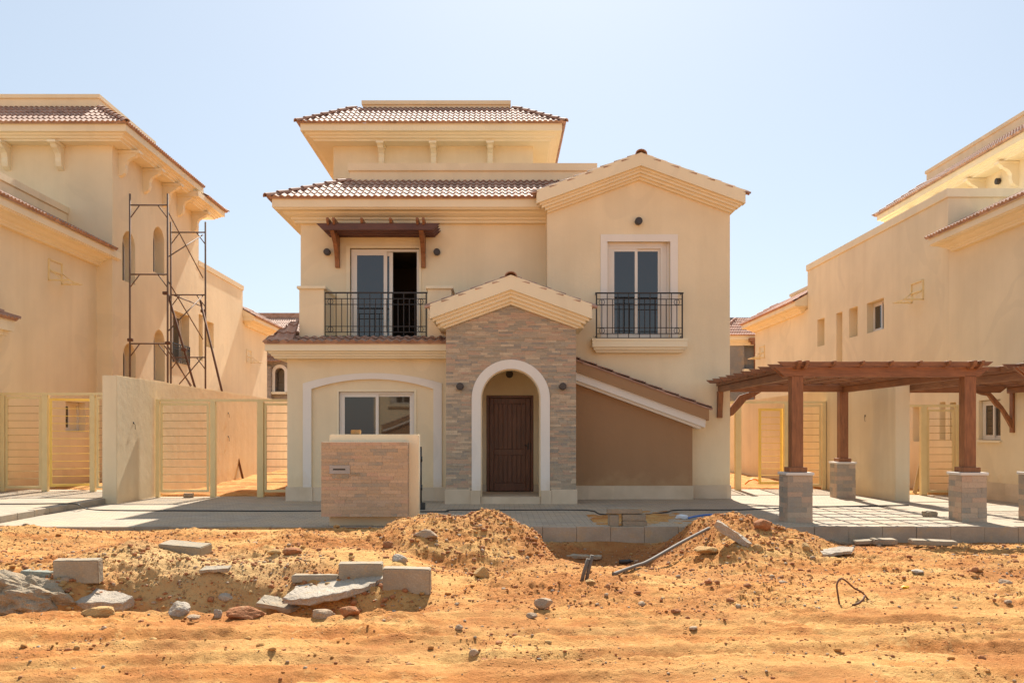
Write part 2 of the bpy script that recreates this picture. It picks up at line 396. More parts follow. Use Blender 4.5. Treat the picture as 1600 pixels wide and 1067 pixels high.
# ------------------------------------------------------------ roofs
def tile_slope(mb, O, u, v, L, W, clips=(), pitch=.165, row=.35, deck=.05):
    """corrugated overlapping clay tiles on a plane: O corner, u along the eave, v up the slope"""
    O = Vector(O); u = Vector(u).normalized(); v = Vector(v).normalized(); nrm = u.cross(v).normalized()
    if nrm.z < 0: nrm = -nrm
    bm = bmesh.new()
    ns = 6; nu = max(2, int(L/pitch*ns)); us = [L*i/nu for i in range(nu+1)]
    rows = max(1, math.ceil(W/row))
    def bumph(x):
        ph = (x/pitch) % 1.0
        return .031*math.sin(math.pi*ph/.62) if ph < .62 else -.012*math.sin(math.pi*(ph-.62)/.38)
    lines = []
    for j in range(rows):
        a = j*row; b = min(W, (j+1)*row+.0)
        jit = random.uniform(-.006, .006)
        lines.append((a, -.012 if j == 0 else .0)); lines.append((a-.02+jit, .030)); lines.append((b, .004))
    lv = []
    for (a, hgt) in lines:
        lv.append([bm.verts.new(O + u*x + v*a + nrm*(hgt + (bumph(x) if hgt >= 0 else 0))) for x in us])
    for k in range(len(lv)-1):
        for i in range(nu): 
            f = bm.faces.new((lv[k][i], lv[k][i+1], lv[k+1][i+1], lv[k+1][i])); f.smooth = False
    # deck below the tiles
    p = [O - nrm*.014, O+u*L - nrm*.014, O+u*L+v*W - nrm*.014, O+v*W - nrm*.014]
    q = [a - nrm*min(deck, .03) for a in p]
    vs = [bm.verts.new(a) for a in p+q]
    for f in [(0, 1, 2, 3), (7, 6, 5, 4), (0, 4, 5, 1), (1, 5, 6, 2), (2, 6, 7, 3), (3, 7, 4, 0)]: bm.faces.new([vs[i] for i in f])
    for (co, no) in clips:
        g = bm.verts[:]+bm.edges[:]+bm.faces[:]
        bmesh.ops.bisect_plane(bm, geom=g, plane_co=Vector(co), plane_no=Vector(no), clear_outer=True, dist=1e-5)
    bm.verts.index_update()
    mb.add([tuple(x.co) for x in bm.verts], [[x.index for x in f.verts] for f in bm.faces])
    bm.free()
def cap_chain(mb, p0, p1, r=.10, seg=.36, fl=1.12, up=(0, 0, 1)):
    p0 = Vector(p0); p1 = Vector(p1); t = (p1-p0); L = t.length; t.normalize()
    n = max(1, round(L/seg)); s = L/n; side = t.cross(Vector(up)).normalized(); nn = side.cross(t).normalized()
    K = 8
    for i in range(n):
        a = p0 + t*(i*s - .03) + nn*.02; b = p0 + t*((i+1)*s + .03) - nn*.005
        vs = []
        for (c, rr) in ((a, r*fl), (b, r*.9)):
            for off in (0, -.02):
                for k in range(K+1):
                    ang = math.pi*k/K
                    vs.append(c + side*math.cos(ang)*(rr+off) + nn*math.sin(ang)*(rr+off)*.85)
        m = K+1; fs = []
        for k in range(K):
            fs += [(k, k+1, 2*m+k+1, 2*m+k), (m+k+1, m+k, 3*m+k, 3*m+k+1), (k+1, k, m+k, m+k+1), (2*m+k, 2*m+k+1, 3*m+k+1, 3*m+k)]
        fs += [(0, 2*m, 3*m, m), (K, m+K, 3*m+K, 2*m+K)]
        mb.add(vs, fs)
def hip_roof(parent, rect, run, z0, z1, mat, sides='FLRB', name='tile_roof', caps=True):
    x0, x1, y0, y1 = rect; dz = z1-z0; mb = MB(); W = math.hypot(run, dz)
    cl = {'F': ((x0, y0, 0), (1, 0, 0), (0, run, dz), x1-x0, [((x0, y0, 0), (-1, 1, 0)), ((x1, y0, 0), (1, 1, 0))]),
          'B': ((x1, y1, 0), (-1, 0, 0), (0, -run, dz), x1-x0, [((x0, y1, 0), (-1, -1, 0)), ((x1, y1, 0), (1, -1, 0))]),
          'L': ((x0, y1, 0), (0, -1, 0), (run, 0, dz), y1-y0, [((x0, y0, 0), (1, -1, 0)), ((x0, y1, 0), (1, 1, 0))]),
          'R': ((x1, y0, 0), (0, 1, 0), (-run, 0, dz), y1-y0, [((x1, y0, 0), (-1, -1, 0)), ((x1, y1, 0), (-1, 1, 0))])}
    for sd in sides:
        o, u, v, L, cp = cl[sd]
        use = []
        for (c, nrm) in cp:
            d = (nrm[0]*(1 if sd in 'LR' else 0), nrm[1]*(1 if sd in 'FB' else 0))
            other = {'FL': 'FL', 'FR': 'FR', 'BL': 'BL', 'BR': 'BR'}[('F' if c[1] == y0 else 'B') + ('L' if c[0] == x0 else 'R')]
            if all(q in sides for q in other): use.append((c, nrm))
        tile_slope(mb, (o[0], o[1], z0), u, v, L, W, use)
    ro = mb.build(name, mat, parent, fix=False)
    if caps:
        cor = {'FL': ((x0, y0), (x0+run, y0+run)), 'FR': ((x1, y0), (x1-run, y0+run)), 'BL': ((x0, y1), (x0+run, y1-run)), 'BR': ((x1, y1), (x1-run, y1-run))}
        for k, (a, b) in cor.items():
            if k[0] in sides and k[1] in sides:
                cm = MB(); cap_chain(cm, (a[0], a[1], z0-.005), (b[0], b[1], z1-.005), .095)
                cm.build('hip_cap', mat, ro, fix=True)
    return ro
def eave_prof(zw, zt, o):
    """moulded cornice from the wall (zw) to the eave edge (zt) with overhang o"""
    h = zt-zw
    return [(-.3, zw), (o*.22, zw), (o*.24, zw+h*.10), (o*.34, zw+h*.16), (o*.36, zw+h*.24), (o*.50, zw+h*.29), (o*.62, zw+h*.38), (o*.66, zw+h*.46), (o*.93, zw+h*.49), (o*.93, zw+h*.55), (o, zw+h*.57), (o, zt), (-.3, zt)]
def eave_flat(zw, zt, o):
    h = zt-zw
    return [(-.3, zw), (o*.60, zw), (o*.62, zw+h*.10), (o*.72, zw+h*.16), (o*.74, zw+h*.26), (o*.84, zw+h*.34), (o*.86, zw+h*.44), (o, zw+h*.48), (o, zt), (-.3, zt)]
def rake(mb, xc, za, hw, sl, t0, t1, y0, y1, mi=0, notch=0):
    """two sloping boards under a gable line: apex height za, half width hw"""
    z = lambda x, t: za - t - abs(x-xc)*sl
    mb.prism([(xc-hw, z(xc-hw, t1)), (xc, z(xc, t1)), (xc+hw, z(xc+hw, t1)), (xc+hw, z(xc+hw, t0)), (xc, z(xc, t0)), (xc-hw, z(xc-hw, t0))], y0, y1, 'y', mi)
def gable_roof(parent, xc, za, hw, sl, y0, y1, mat, name='gable_roof'):
    mb = MB(); W = hw*math.sqrt(1+sl*sl)
    zl = za-hw*sl
    tile_slope(mb, (xc-hw, y0, zl), (0, 1, 0), (1, 0, sl), y1-y0, W)
    tile_slope(mb, (xc+hw, y1, zl), (0, -1, 0), (-1, 0, sl), y1-y0, W)
    # tiles shown end-on along the front edge
    cap_chain(mb, (xc-hw-.03, y0+.05, zl-.060), (xc, y0+.05, za-.060), .06, .44, 1.35)
    cap_chain(mb, (xc+hw+.03, y0+.05, zl-.060), (xc, y0+.05, za-.060), .06, .44, 1.35)
    ro = mb.build(name, mat, parent, fix=False)
    c = MB(); cap_chain(c, (xc, y0-.03, za-.055), (xc, y1, za-.055), .13, .4)
    c.build('ridge_cap', mat, ro)
    return ro
def corbel(parent, x, y, z, axis, mat, s=1.0):
    """carved eave bracket: wall point, top z; axis 'f' sticks out to -y, 'r' to +x, 'l' to -x"""
    pr = [(0, 0), (.56, 0), (.56, -.07), (.50, -.09), (.44, -.16), (.34, -.20), (.24, -.27), (.19, -.38), (.20, -.50), (.16, -.62), (.08, -.68), (0, -.72)]
    pr = [(a*s, b*s) for a, b in pr]; w = .085*s; mb = MB()
    if axis == 'f': mb.prism([(y-a, z+b) for a, b in pr], x-w, x+w, 'x'); mb.prism([(y-a*1.06, z+b+.01) for a, b in pr[:3]]+[(y, z-.07*s)], x-w*1.4, x+w*1.4, 'x')
    elif axis == 'r': mb.prism([(x+a, z+b) for a, b in pr], y-w, y+w, 'y'); mb.prism([(x+a*1.06, z+b+.01) for a, b in pr[:3]]+[(x, z-.07*s)], y-w*1.4, y+w*1.4, 'y')
    else: mb.prism([(x-a, z+b) for a, b in pr], y-w, y+w, 'y'); mb.prism([(x-a*1.06, z+b+.01) for a, b in pr[:3]]+[(x, z-.07*s)], y-w*1.4, y+w*1.4, 'y')
    return mb.build('corbel', mat, parent)
def lamp(parent, x, y, z, r=.09, rot=None):
    mb = MB(); mb.disc((0, 0, 0), r*.7, .03, 20); mb.disc((0, -.03, 0), r, .11, 28); mb.disc((0, -.14, 0), r*.8, .012, 28)
    mat = Matrix.Translation((x, y, z)) @ (Matrix.Rotation(rot, 4, 'Z') if rot else Matrix.Identity(4))
    return mb.build('wall_lamp', M['lamp'], parent, bevel=.006, mat=mat)
def coping(parent, rect, z0, z1, name, mat, o=.05, cap=.16):
    mb = MB(); mb.box(*rect, z0, z1-cap)
    x0, x1, y0, y1 = rect; mb.loft_rect((x0, x1, y0, y1), [(0, z1-cap-.0), (o*.5, z1-cap+.004), (o, z1-cap+.02), (o, z1)])
    return mb.build(name, mat, parent)
def sliding_window(parent, x0, x1, z0, z1, y, gl, mode='win', mat=None, name='window', leaf=None):
    """two-leaf sliding window set at plane y facing -y (or moved by mat)"""
    fr = MB(); fw = .055
    def bars(a, b, c, d, yy, w, dd=.05):
        fr.box(a, a+w, yy, yy+dd, c, d); fr.box(b-w, b, yy, yy+dd, c, d); fr.box(a+w, b-w, yy, yy+dd, c, c+w); fr.box(a+w, b-w, yy, yy+dd, d-w, d)
    bars(x0, x1, z0, z1, y, fw, .10)
    xm = (x0+x1)/2
    g = MB()
    a0, a1, c0, c1 = x0+fw, x1-fw, z0+fw, z1-fw
    if mode == 'win':
        bars(a0, xm+.04, c0, c1, y+.012, .07, .035); bars(xm-.03, a1, c0, c1, y+.052, .06, .035)
        g.box(a0+.06, xm-.02, y+.025, y+.033, c0+.06, c1-.06); g.box(xm+.02, a1-.05, y+.065, y+.073, c0+.05, c1-.05)
    else:   # left leaf shut, right leaf slid behind it
        bars(a0, xm+.05, c0, c1, y+.012, .09, .035); bars(a0+.16, xm+.19, c0+.01, c1-.01, y+.052, .09, .035)
        g.box(a0+.08, xm-.03, y+.025, y+.033, c0+.08, c1-.08); g.box(a0+.24, xm+.11, y+.065, y+.073, c0+.09, c1-.09)
    f = fr.build(name, M['pvc'], parent, mat=mat)
    g.build('glass', gl, f, mat=mat)
    return f
def railing(parent, x0, x1, y, z0, z1, step, name='balcony_railing', mat=None):
    mb = MB(); r = .011; h = z1-z0
    def hb(z, a=x0, b=x1, t=.009): mb.box(a, b, y-t, y+t, z-t, z+t)
    hb(z1, x0-.03, x1+.03, .017)
    za, zb, zc, zd = z1-h*.135, z1-h*.265, z0+h*.235, z0+h*.105
    for z in (za, zb, zc, zd, z0+.01): hb(z)
    n = round((x1-x0)/step); n += n % 2; st = (x1-x0)/n
    for i in range(n+1):
        x = x0+i*st
        lo, hi = (z0, z1) if i % 2 == 0 else (zd, za)
        w = .016 if i in (0, n) else .009
        mb.box(x-w, x+w, y-w, y+w, lo-(.0 if i not in (0, n) else .02), hi)
    for xc in (x0+st, x1-st):
        for zz in ((za+zb)/2, (zc+zd)/2):
            rr = (za-zb)/2-.004
            mb.tube([(xc+rr*math.cos(a), y, zz+rr*math.sin(a)) for a in [2*math.pi*k/16 for k in range(17)]], .007, 5)
    return mb.build(name, M['iron'], parent)
def ac_bracket(parent, x, y, z, sgn, mat):
    """angle-iron frame for a cooling unit, bolted to a side wall; sgn = direction away from the wall"""
    mb = MB(); t = .02; d = .62*sgn
    for yy in (y, y+.75):
        mb.box(min(x, x+sgn*t*2), max(x, x+sgn*t*2), yy-t, yy+t, z, z+.62)
        mb.box(min(x, x+d), max(x, x+d), yy-t, yy+t, z-.02, z+.02)
        mb.tube([(x+sgn*.03, yy, z+.30), (x+d*.62, yy, z+.02)], .014, 5)
    for zz in (z+.60, z+.30): mb.box(min(x, x+sgn*t*2), max(x, x+sgn*t*2), y, y+.75, zz-t, zz+t)
    mb.box(min(x+d-sgn*.04, x+d), max(x+d-sgn*.04, x+d), y, y+.75, z-.018, z+.018)
    mb.box(min(x+d*.45, x+d*.45+sgn*.04), max(x+d*.45, x+d*.45+sgn*.04), y, y+.75, z-.018, z+.018)
    return mb.build('cooling_unit_bracket', mat, parent)

# ============================================================ MAIN HOUSE
hs = empty('house', (0.3, 21, 0), 'two-storey cream villa in the middle with a stone-clad arched porch and tiled roofs', 'house')
Yu, Yl, Yr, Yp, Yt = 22.4, 20.9, 21.7, 20.0, 28.0
# --- lower left block with an arched panel and a window
lw = MB().box(-5.03, -1.15, Yl, 24.0, -.1, 3.45).build('ground_floor_wall', M['stucco'], hs)
wx0, wx1, wz0, wz1 = GX(529, Yl), GX(647, Yl), .98, GZ(611.5, Yl)
def segarch(xc, hw, z0, zs, rise, n=24):
    r = (hw*hw+rise*rise)/(2*rise); pts = [(xc-hw, z0), (xc+hw, z0)]
    a0 = math.asin(hw/r)
    return pts + [(xc + r*math.sin(a0 - 2*a0*k/n), zs - (r-rise) + r*math.cos(a0-2*a0*k/n)) for k in range(n+1)]
xa = GX(582, Yl); hwi = .5*(GX(677.5, Yl)-GX(487, Yl)); zs = GZ(607.7, Yl)
cut(lw, [MB().prism(segarch(xa, hwi-.01, .33, zs, .235), Yl-.5, Yl+.05, 'y'), MB().box(wx0, wx1, Yl-.3, Yl+1.6, wz0, wz1)])
# white trim: band between inner and outer arc
inn = segarch(xa, hwi, .32, zs, .235); hwo = hwi+.20
r_o = segarch(xa, hwo, .32, GZ(599, Yl), .245)
tr = MB()
ii, oo = inn[2:], r_o[2:]
path_i = [inn[1]] + ii + [inn[0]]; path_o = [r_o[1]] + oo + [r_o[0]]
for k in range(len(path_i)-1):
    tr.prism([path_i[k], path_o[k], path_o[k+1], path_i[k+1]], Yl-.035, Yl+.02, 'y')
tr.build('arched_trim', M['white_trim'], hs)
sliding_window(hs, wx0+.002, wx1-.002, wz0+.002, wz1-.002, Yl+.10, M['glass_low'])
# surround groove
g = MB()
for (a, b, c, d) in ((wx0-.05, wx0, wz0, wz1), (wx1, wx1+.05, wz0, wz1), (wx0-.05, wx1+.05, wz1, wz1+.05)): g.box(a, b, Yl+.03, Yl+.09, c, d)
g.box(wx0-.08, wx1+.08, Yl-.02, Yl+.08, wz0-.07, wz0-.0)
g.build('window_surround', M['stucco_light'], hs)
# cornice of the block
cn = MB(); cn.loft_rect((-5.03, -1.10, Yl, 23.0), eave_flat(3.36, 3.70, .42)); cn.build('lower_cornice', M['stucco_light'], hs)
# balcony floor slab
MB().box(-4.95, -1.25, 20.95, Yu, 3.62, 3.88).build('balcony_slab', M['stucco_light'], hs)
# tiles along the balcony front and steep hip at its left
tm = MB()
tile_slope(tm, (-5.47, 20.44, 3.72), (1, 0, 0), (0, .62, .19), 4.30, .66, [((-5.47, 20.44, 0), (-1, 1, 0))], .20, .34)
tile_slope(tm, (-5.44, 20.52, 3.76), (1, 0, 0), (0, .8, .74), 1.05, 1.25, [((-5.44, 20.52, 0), (-1, 1, 0)), ((-4.80, 0, 0), (1, 0, 0))], .20, .30)
tile_slope(tm, (-5.47, 23.0, 3.72), (0, -1, 0), (.8, 0, .74), 2.56, 1.0, [((-5.47, 20.44, 0), (1, -1, 0)), ((-5.05, 0, 0), (1, 0, 0))], .20, .30)
tm.build('balcony_tile_strip', M['tile'], hs, fix=False)
# balcony piers
for (px0, px1) in ((466, 507), (667, 706)):
    x0, x1 = GX(px0, 21.0), GX(px1, 21.0)
    p = MB().box(x0+.02, x1-.02, 21.02, 22.45, 3.85, 5.03).build('balcony_pier', M['stucco'], hs)
    MB().loft_rect((x0+.02, x1-.02, 21.02, 22.38), [(0, 5.031), (.05, 5.05), (.05, 5.11)]).build('pier_cap', M['stucco_light'], p, bevel=.004)
railing(hs, GX(507.5, 21.15), GX(666, 21.15), 21.15, 3.92, GZ(457.5, 21.15), .1335)
# --- upper wall
uw = MB().box(-5.05, 1.4, Yu, 33.5, 2.5, 7.1).build('upper_wall', M['stucco'], hs)
dx0, dx1, dz1 = GX(547, Yu), GX(655, Yu), GZ(388, Yu)
cut(uw, [MB().box(dx0, dx1, Yu-.5, Yu+2.6, 3.885, dz1)])
g = MB()
for (a, b, c, d) in ((dx0-.10, dx0, 3.89, dz1), (dx1, dx1+.05, 3.89, dz1), (dx0-.10, dx1+.05, dz1, dz1+.06)): g.box(a, b, Yu-.03, Yu+.02, c, d)
g.build('door_surround', M['stucco_light'], hs)
sliding_window(hs, dx0+.02, dx1-.01, 3.90, dz1-.02, Yu+.06, M['glass'], 'door', name='balcony_door')
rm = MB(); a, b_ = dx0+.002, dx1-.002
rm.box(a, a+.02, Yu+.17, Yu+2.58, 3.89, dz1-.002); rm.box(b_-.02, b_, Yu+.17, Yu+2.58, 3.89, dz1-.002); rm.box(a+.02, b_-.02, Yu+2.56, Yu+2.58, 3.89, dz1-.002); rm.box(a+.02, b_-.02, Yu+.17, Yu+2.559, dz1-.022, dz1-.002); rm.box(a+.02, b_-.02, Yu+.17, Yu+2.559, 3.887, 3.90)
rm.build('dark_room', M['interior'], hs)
cn = MB(); cn.loft_rect((-5.05, 1.9, Yu, 33.5), eave_prof(6.92, 7.42, .58)); cn.build('upper_cornice', M['stucco_light'], hs)
hip_roof(hs, (-5.75, 2.2, 21.765, 34.2), 1.75, 7.44, 8.34, M['tile'], 'FL', 'main_roof')
for (px, py) in ((512, 395), (683, 395)): lamp(hs, GX(px, Yu), Yu, GZ(py, Yu), .085)
# parapet behind the lower roof
coping(hs, (GX(545, 23.5)+.03, GX(930, 23.5), 23.5, 33.0), 7.9, 8.79, 'roof_parapet', M['stucco'], .05, .21)
# --- tower
MB().box(GX(521, Yt), GX(833, Yt), Yt, 33.8, 7.0, 10.8).build('tower_wall', M['stucco'], hs)
tx0, tx1 = GX(521, Yt), GX(833, Yt)
cn = MB(); cn.loft_rect((tx0, tx1, Yt, 33.8), eave_flat(10.72, 11.15, .86)); cn.build('tower_cornice', M['stucco_light'], hs)
hip_roof(hs, (tx0-.95, tx1+.95, Yt-.95, 34.75), 1.56, 11.17, 12.16, M['tile'], 'FLBR', 'tower_roof')
coping(hs, (GX(565, 28.6)+.05, GX(798, 28.6)-.05, 28.63, 33.1), 11.9, GZ(157.5, 28.6), 'tower_parapet', M['stucco'], .05, .14)
for px in (597, 678, 766): corbel(hs, GX(px, Yt), Yt, 10.70, 'f', M['stucco_light'])
# --- hood over the balcony door
xl, xr = GX(494, 21.5), GX(687, 21.5)
def slat_poly(a, b, z0, z1, c=.16):
    return [(a, z1), (a+.03, z1-.03), (a+c, z0), (b-c, z0), (b-.03, z1-.03), (b, z1)]
hp = MB()
hp.prism(slat_poly(xl, xr, 6.565, 6.725), 21.50, 21.56, 'y')
hood_o = hp.build('window_hood', M['wood_dark'], hs, bevel=.004)
for i, yy in enumerate((21.76, 22.02, 22.28)):
    MB().prism(slat_poly(xl+.02, xr-.02, 6.565, 6.725), yy, yy+.06, 'y').build('slat', M['wood_dark'], hood_o, bevel=.004)
for px in (528, 662):
    xb = GX(px, Yu)
    for s in (-.075, .075):
        MB().prism([(21.38, 6.84), (21.38, 6.78), (21.46, 6.69), (22.385, 6.69), (22.385, 6.84)], xb+s-.03, xb+s+.03, 'x').build('rafter', M['wood_y'], hood_o, bevel=.004)
    MB().prism([(22.395, 5.80), (22.30, 5.80), (22.27, 5.95), (22.20, 6.12), (22.02, 6.34), (21.75, 6.48), (21.58, 6.55), (21.58, 6.69), (22.395, 6.69)], xb-.055, xb+.055, 'x').build('bracket', M['wood_z'], hood_o, bevel=.006)
for px in (565, 610):
    xb = GX(px, 21.45)
    MB().prism([(21.40, 6.84), (21.40, 6.80), (21.46, 6.73), (22.385, 6.73), (22.385, 6.84)], xb-.03, xb+.03, 'x').build('rafter', M['wood_y'], hood_o, bevel=.004)
# --- right bay with the gable
bx0, bx1 = GX(855, Yr), GX(1140.5, Yr); xc = 3.44; zap = 8.36; sl = .362
bay = MB().prism([(bx0, -.1), (bx1, -.1), (bx1, 7.42), (xc, 7.42+(bx1-xc)*sl-.02), (bx0, 7.42-.0)], Yr, 33.0, 'y').build('bay_wall', M['stucco'], hs)
ox0, ox1, oz1 = GX(949, Yr), GX(1047, Yr), GZ(378, Yr); oz0 = 3.93
cut(bay, [MB().box(ox0, ox1, Yr-.5, Yr+1.4, oz0, oz1)])
sliding_window(hs, ox0+.06, ox1-.16, oz0+.01, oz1-.09, Yr+.10, M['glass'])
fm = MB(); fm.box(ox0+.001, ox0+.059, Yr+.09, Yr+.2, oz0, oz1-.001); fm.box(ox1-.159, ox1-.06, Yr+.13, Yr+.2, oz0, oz1-.001); fm.box(ox1-.059, ox1-.001, Yr+.09, Yr+.2, oz0, oz1-.001); fm.box(ox0+.06, ox1-.16, Yr+.09, Yr+.2, oz1-.089, oz1-.001); fm.build('window_casing', M['pvc'], hs)
t = MB(); tw = .17
t.box(ox0-tw, ox0, Yr-.03, Yr+.02, oz0, oz1); t.box(ox1, ox1+tw+.02, Yr-.03, Yr+.02, oz0, oz1); t.box(ox0-tw, ox1+tw+.02, Yr-.03, Yr+.02, oz1, oz1+.26-.08)
t.build('window_trim', M['white_trim'], hs, bevel=.004)
sx0, sx1 = GX(926, 21.4), GX(1075, 21.4); sz1, sz0 = GZ(528, 21.35), GZ(551, 21.4)
MB().loft_rect((sx0+.2, sx1-.2, Yr-.05, Yr+.02), [(-.0, sz0), (.10, sz0+.02), (.12, sz0+.06), (.16, sz0+.09), (.17, sz0+.13), (.20, sz0+.15), (.20, sz1-.06), (.21, sz1-.05), (.21, sz1)]).build('window_sill', M['stucco_light'], hs)
railing(hs, GX(932, 21.46), GX(1066, 21.46), 21.46, sz1+.0, GZ(458, 21.46), .139, 'window_railing')
# rail returns to the wall
for x in (GX(932, 21.46), GX(1066, 21.46)):
    m = MB()
    for z in (sz1+.06, GZ(458, 21.46)): m.box(x-.01, x+.01, 21.46, Yr-.001, z-.01, z+.01)
    each(m, 'railing_return', M['iron'], hs, 0)
lamp(hs, GX(997, Yr), Yr, GZ(347, Yr), .09)
gb = MB(); hw = 2.53
rake(gb, xc, zap, hw, sl, -.045, .27, 21.34, 21.60)
rake(gb, xc, zap, hw-.07, sl, .255, .33, 21.42, 21.64)
rake(gb, xc, zap, hw-.13, sl, .32, .40, 21.47, 21.66)
rake(gb, xc, zap, hw-.21, sl, .39, .47, 21.54, 21.68)
rake(gb, xc, zap, hw-.27, sl, .46, .53, 21.62, 21.705)
gb.build('gable_board', M['stucco_light'], hs)
gable_roof(hs, xc, zap+.03, hw+.06, sl, 21.36, 33.2, M['tile'])
# side cornices of the bay, right one seen end-on
cm = MB(); cm.box(bx1-.02, xc+hw-.06, 21.6, 33, zap-hw*sl-.27, zap-hw*sl-.03); cm.box(bx1-.02, xc+hw-.2, 21.64, 33, zap-hw*sl-.40, zap-hw*sl-.272)
cm.box(xc-hw+.06, bx0+.02, 21.6, 22.5, zap-hw*sl-.27, zap-hw*sl-.03)
each(cm, 'side_cornice', M['stucco_light'], hs)
# base course of the walls
b = MB()
b.box(bx0, bx1+.025, Yr-.03, Yr+.05, -.05, .33); b.box(bx1-.02, bx1+.03, Yr+.052, 33, -.05, .33)
b.box(-5.06, -4.42, Yl-.055, Yl+.02, -.05, .33); b.box(-4.418, xa+hwi+.02, Yl-.025, Yl+.02, -.05, .325); b.box(xa+hwi+.022, -1.2, Yl-.055, Yl+.02, -.05, .33)
b.box(-5.06, -5.02, Yl+.022, 24, -.05, .33)
each(b, 'base_course', M['base_stone'], hs)
# --- brown stair volume under a lean-to roof
Yb = 21.42
zt = lambda x, t=0: GZ(563, 21.1) - t - (x-GX(900.5, 21.1))*((GZ(563, 21.1)-GZ(639.6, 21.1))/(GX(1109, 21.1)-GX(900.5, 21.1)))
X0 = 1.60; X1 = GX(1082, Yb)
MB().prism([(X0, .33), (X1, .33), (X1, zt(X1, .4)), (X0, zt(X0, .4))], Yb, Yr+.05, 'y').build('stair_wall', M['stucco_brown'], hs)
MB().box(X0, X1+.02, Yb-.03, Yr+.05, -.05, .329).build('stair_base', M['base_stone'], hs, bevel=.004)
def band(x0, x1, t0, t1, y0, y1, x1b=None):
    x1b = x1 if x1b is None else x1b
    return MB().prism([(x0, zt(x0, t1)), (x1b, zt(x1b, t1)), (x1, zt(x1, t0)), (x0, zt(x0, t0))], y0, y1, 'y')
xe = GX(1108, 21.1)
band(X0, xe, .0, .275, 21.10, Yr+.02).build('stair_barge_board', M['stucco_brown'], hs)
sm_ = MB()
for (xx, t0, t1, yy) in ((xe-.06, .272, .47, 21.16), (xe-.16, .468, .54, 21.25)):
    sm_.prism([(X0, zt(X0, t1)), (xx-.02, zt(xx-.02, t1)), (xx, zt(xx, t0)), (X0, zt(X0, t0))], yy, Yr+.01, 'y')
sm_.build('stair_cornice', M['white_trim'], hs)
tm = MB(); slp = (zt(2)-zt(3)); Ls = (xe-X0)*math.hypot(1, slp)
tile_slope(tm, (xe+.04, 21.08, zt(xe)+.03), (0, 1, 0), (-1, 0, slp), .62, Ls, (), .21, .42)
cap_chain(tm, (xe+.04, 21.14, zt(xe)-.03), (X0, 21.14, zt(X0)-.03), .06, .42)
tm.build('stair_roof', M['tile'], hs, fix=False)
# --- porch
px0, px1 = GX(697, Yp), GX(900, Yp); pc = .262; pza = 5.10; psl = .362
pw = MB().prism([(px0, .33), (px1, .33), (px1, 4.30), (pc, 4.90), (px0, 4.30)], Yp, 22.85, 'y').build('porch_wall', M['clad'], hs)
hwA = .683; zc_ = 2.385
cut(pw, [MB().prism(archpts(pc, hwA, .1, zc_, 28), Yp-.4, 20.5, 'y'), MB().box(pc-1.0, pc+1.0, 20.36, 22.9, .1, 3.36)])
def spn(z):
    lim = (4.62-z)/.362; a, b = max(px0, pc-lim), min(px1, pc+lim)
    if b-a < .05: return []
    k = .79 if z < zc_ else (math.sqrt(max(0, .79**2-(z-zc_)**2)) if z < zc_+.79 else 0)
    return [(a, pc-k), (pc+k, b)] if k > 0 else [(a, b)]
sm1 = MB(); strips(sm1, px0, px1, .334, 4.6, lambda u, d: (u, Yp-d), .047, .24, .022, 3, spn)
sm1.build('stone_strips', M['strip'], hs)
# plastered lining of the niche
ln = MB(); ap = archpts(pc, hwA, .16, zc_, 28)
pth = [ap[1]] + ap[2:] + [ap[0]]
inn_ = [(pc+(x-pc)*(1-.03/hwA) if True else x, z if z <= zc_ else zc_+(z-zc_)*(1-.03/hwA)) for x, z in pth]
for k in range(len(pth)-1): ln.prism([inn_[k], pth[k], pth[k+1], inn_[k+1]], Yp+.02, 20.37, 'y')
ln.box(pc-.998, pc-.97, 20.372, 21.9, .156, 3.30); ln.box(pc+.97, pc+.998, 20.372, 21.9, .156, 3.30); ln.box(pc-.998, pc+.998, 20.372, 21.9, 3.302, 3.33)
ln.build('porch_lining', M['stucco'], hs)
YD = 21.9
bk = MB().box(pc-1.0, pc+1.0, YD, YD+.2, .10, 3.36).build('porch_back_wall', M['stucco'], hs)
dxa, dxb, dzt = GX(760, YD), GX(833.5, YD), GZ(617.5, YD)
cut(bk, [MB().box(dxa, dxb, YD-.3, YD+.5, .15, dzt)])
MB().box(pc-hwA+.002, pc+hwA-.002, Yp-.005, 22.9, -.05, .155).build('porch_step', M['base_stone'], hs, bevel=.006)
# white arch trim
ao = archpts(pc, .886, .31, zc_, 40); ai = archpts(pc, hwA-.005, .31, zc_, 40)
po = [ao[1]]+ao[2:]+[ao[0]]; pi_ = [ai[1]]+ai[2:]+[ai[0]]
t = MB()
for k in range(len(po)-1): t.prism([pi_[k], po[k], po[k+1], pi_[k+1]], Yp-.05, Yp+.05, 'y')
t.build('arch_trim', M['white_trim'], hs)
b = MB(); b.box(px0-.03, pc-.886-.03, Yp-.03, Yp+.06, -.05, .332); b.box(pc+.886+.03, px1+.03, Yp-.03, Yp+.06, -.05, .332)
b.box(pc-.886-.03, pc-hwA-.002, Yp-.06, Yp+.10, -.05, .31); b.box(pc+hwA+.002, pc+.886+.03, Yp-.06, Yp+.10, -.05, .31)
b.box(px0-.03, px0+.02, Yp+.062, Yl-.06, -.05, .332); b.box(px1-.02, px1+.03, Yp+.062, Yb-.032, -.05, .332)
each(b, 'porch_base', M['base_stone'], hs)
sk = MB(); sk.box(pc-.97, pc-.95, 20.38, YD-.002, .156, .33); sk.box(pc+.95, pc+.97, 20.38, YD-.002, .156, .33)
sk.box(pc-.949, dxa-.002, YD-.02, YD-.001, .156, .33); sk.box(dxb+.002, pc+.949, YD-.02, YD-.001, .156, .33)
each(sk, 'porch_skirting', M['base_stone'], hs, 0)
MB().box(-5.0, 1.17, 23.0, 33.3, -.1, 3.4).build('rear_wall', M['stucco'], hs)
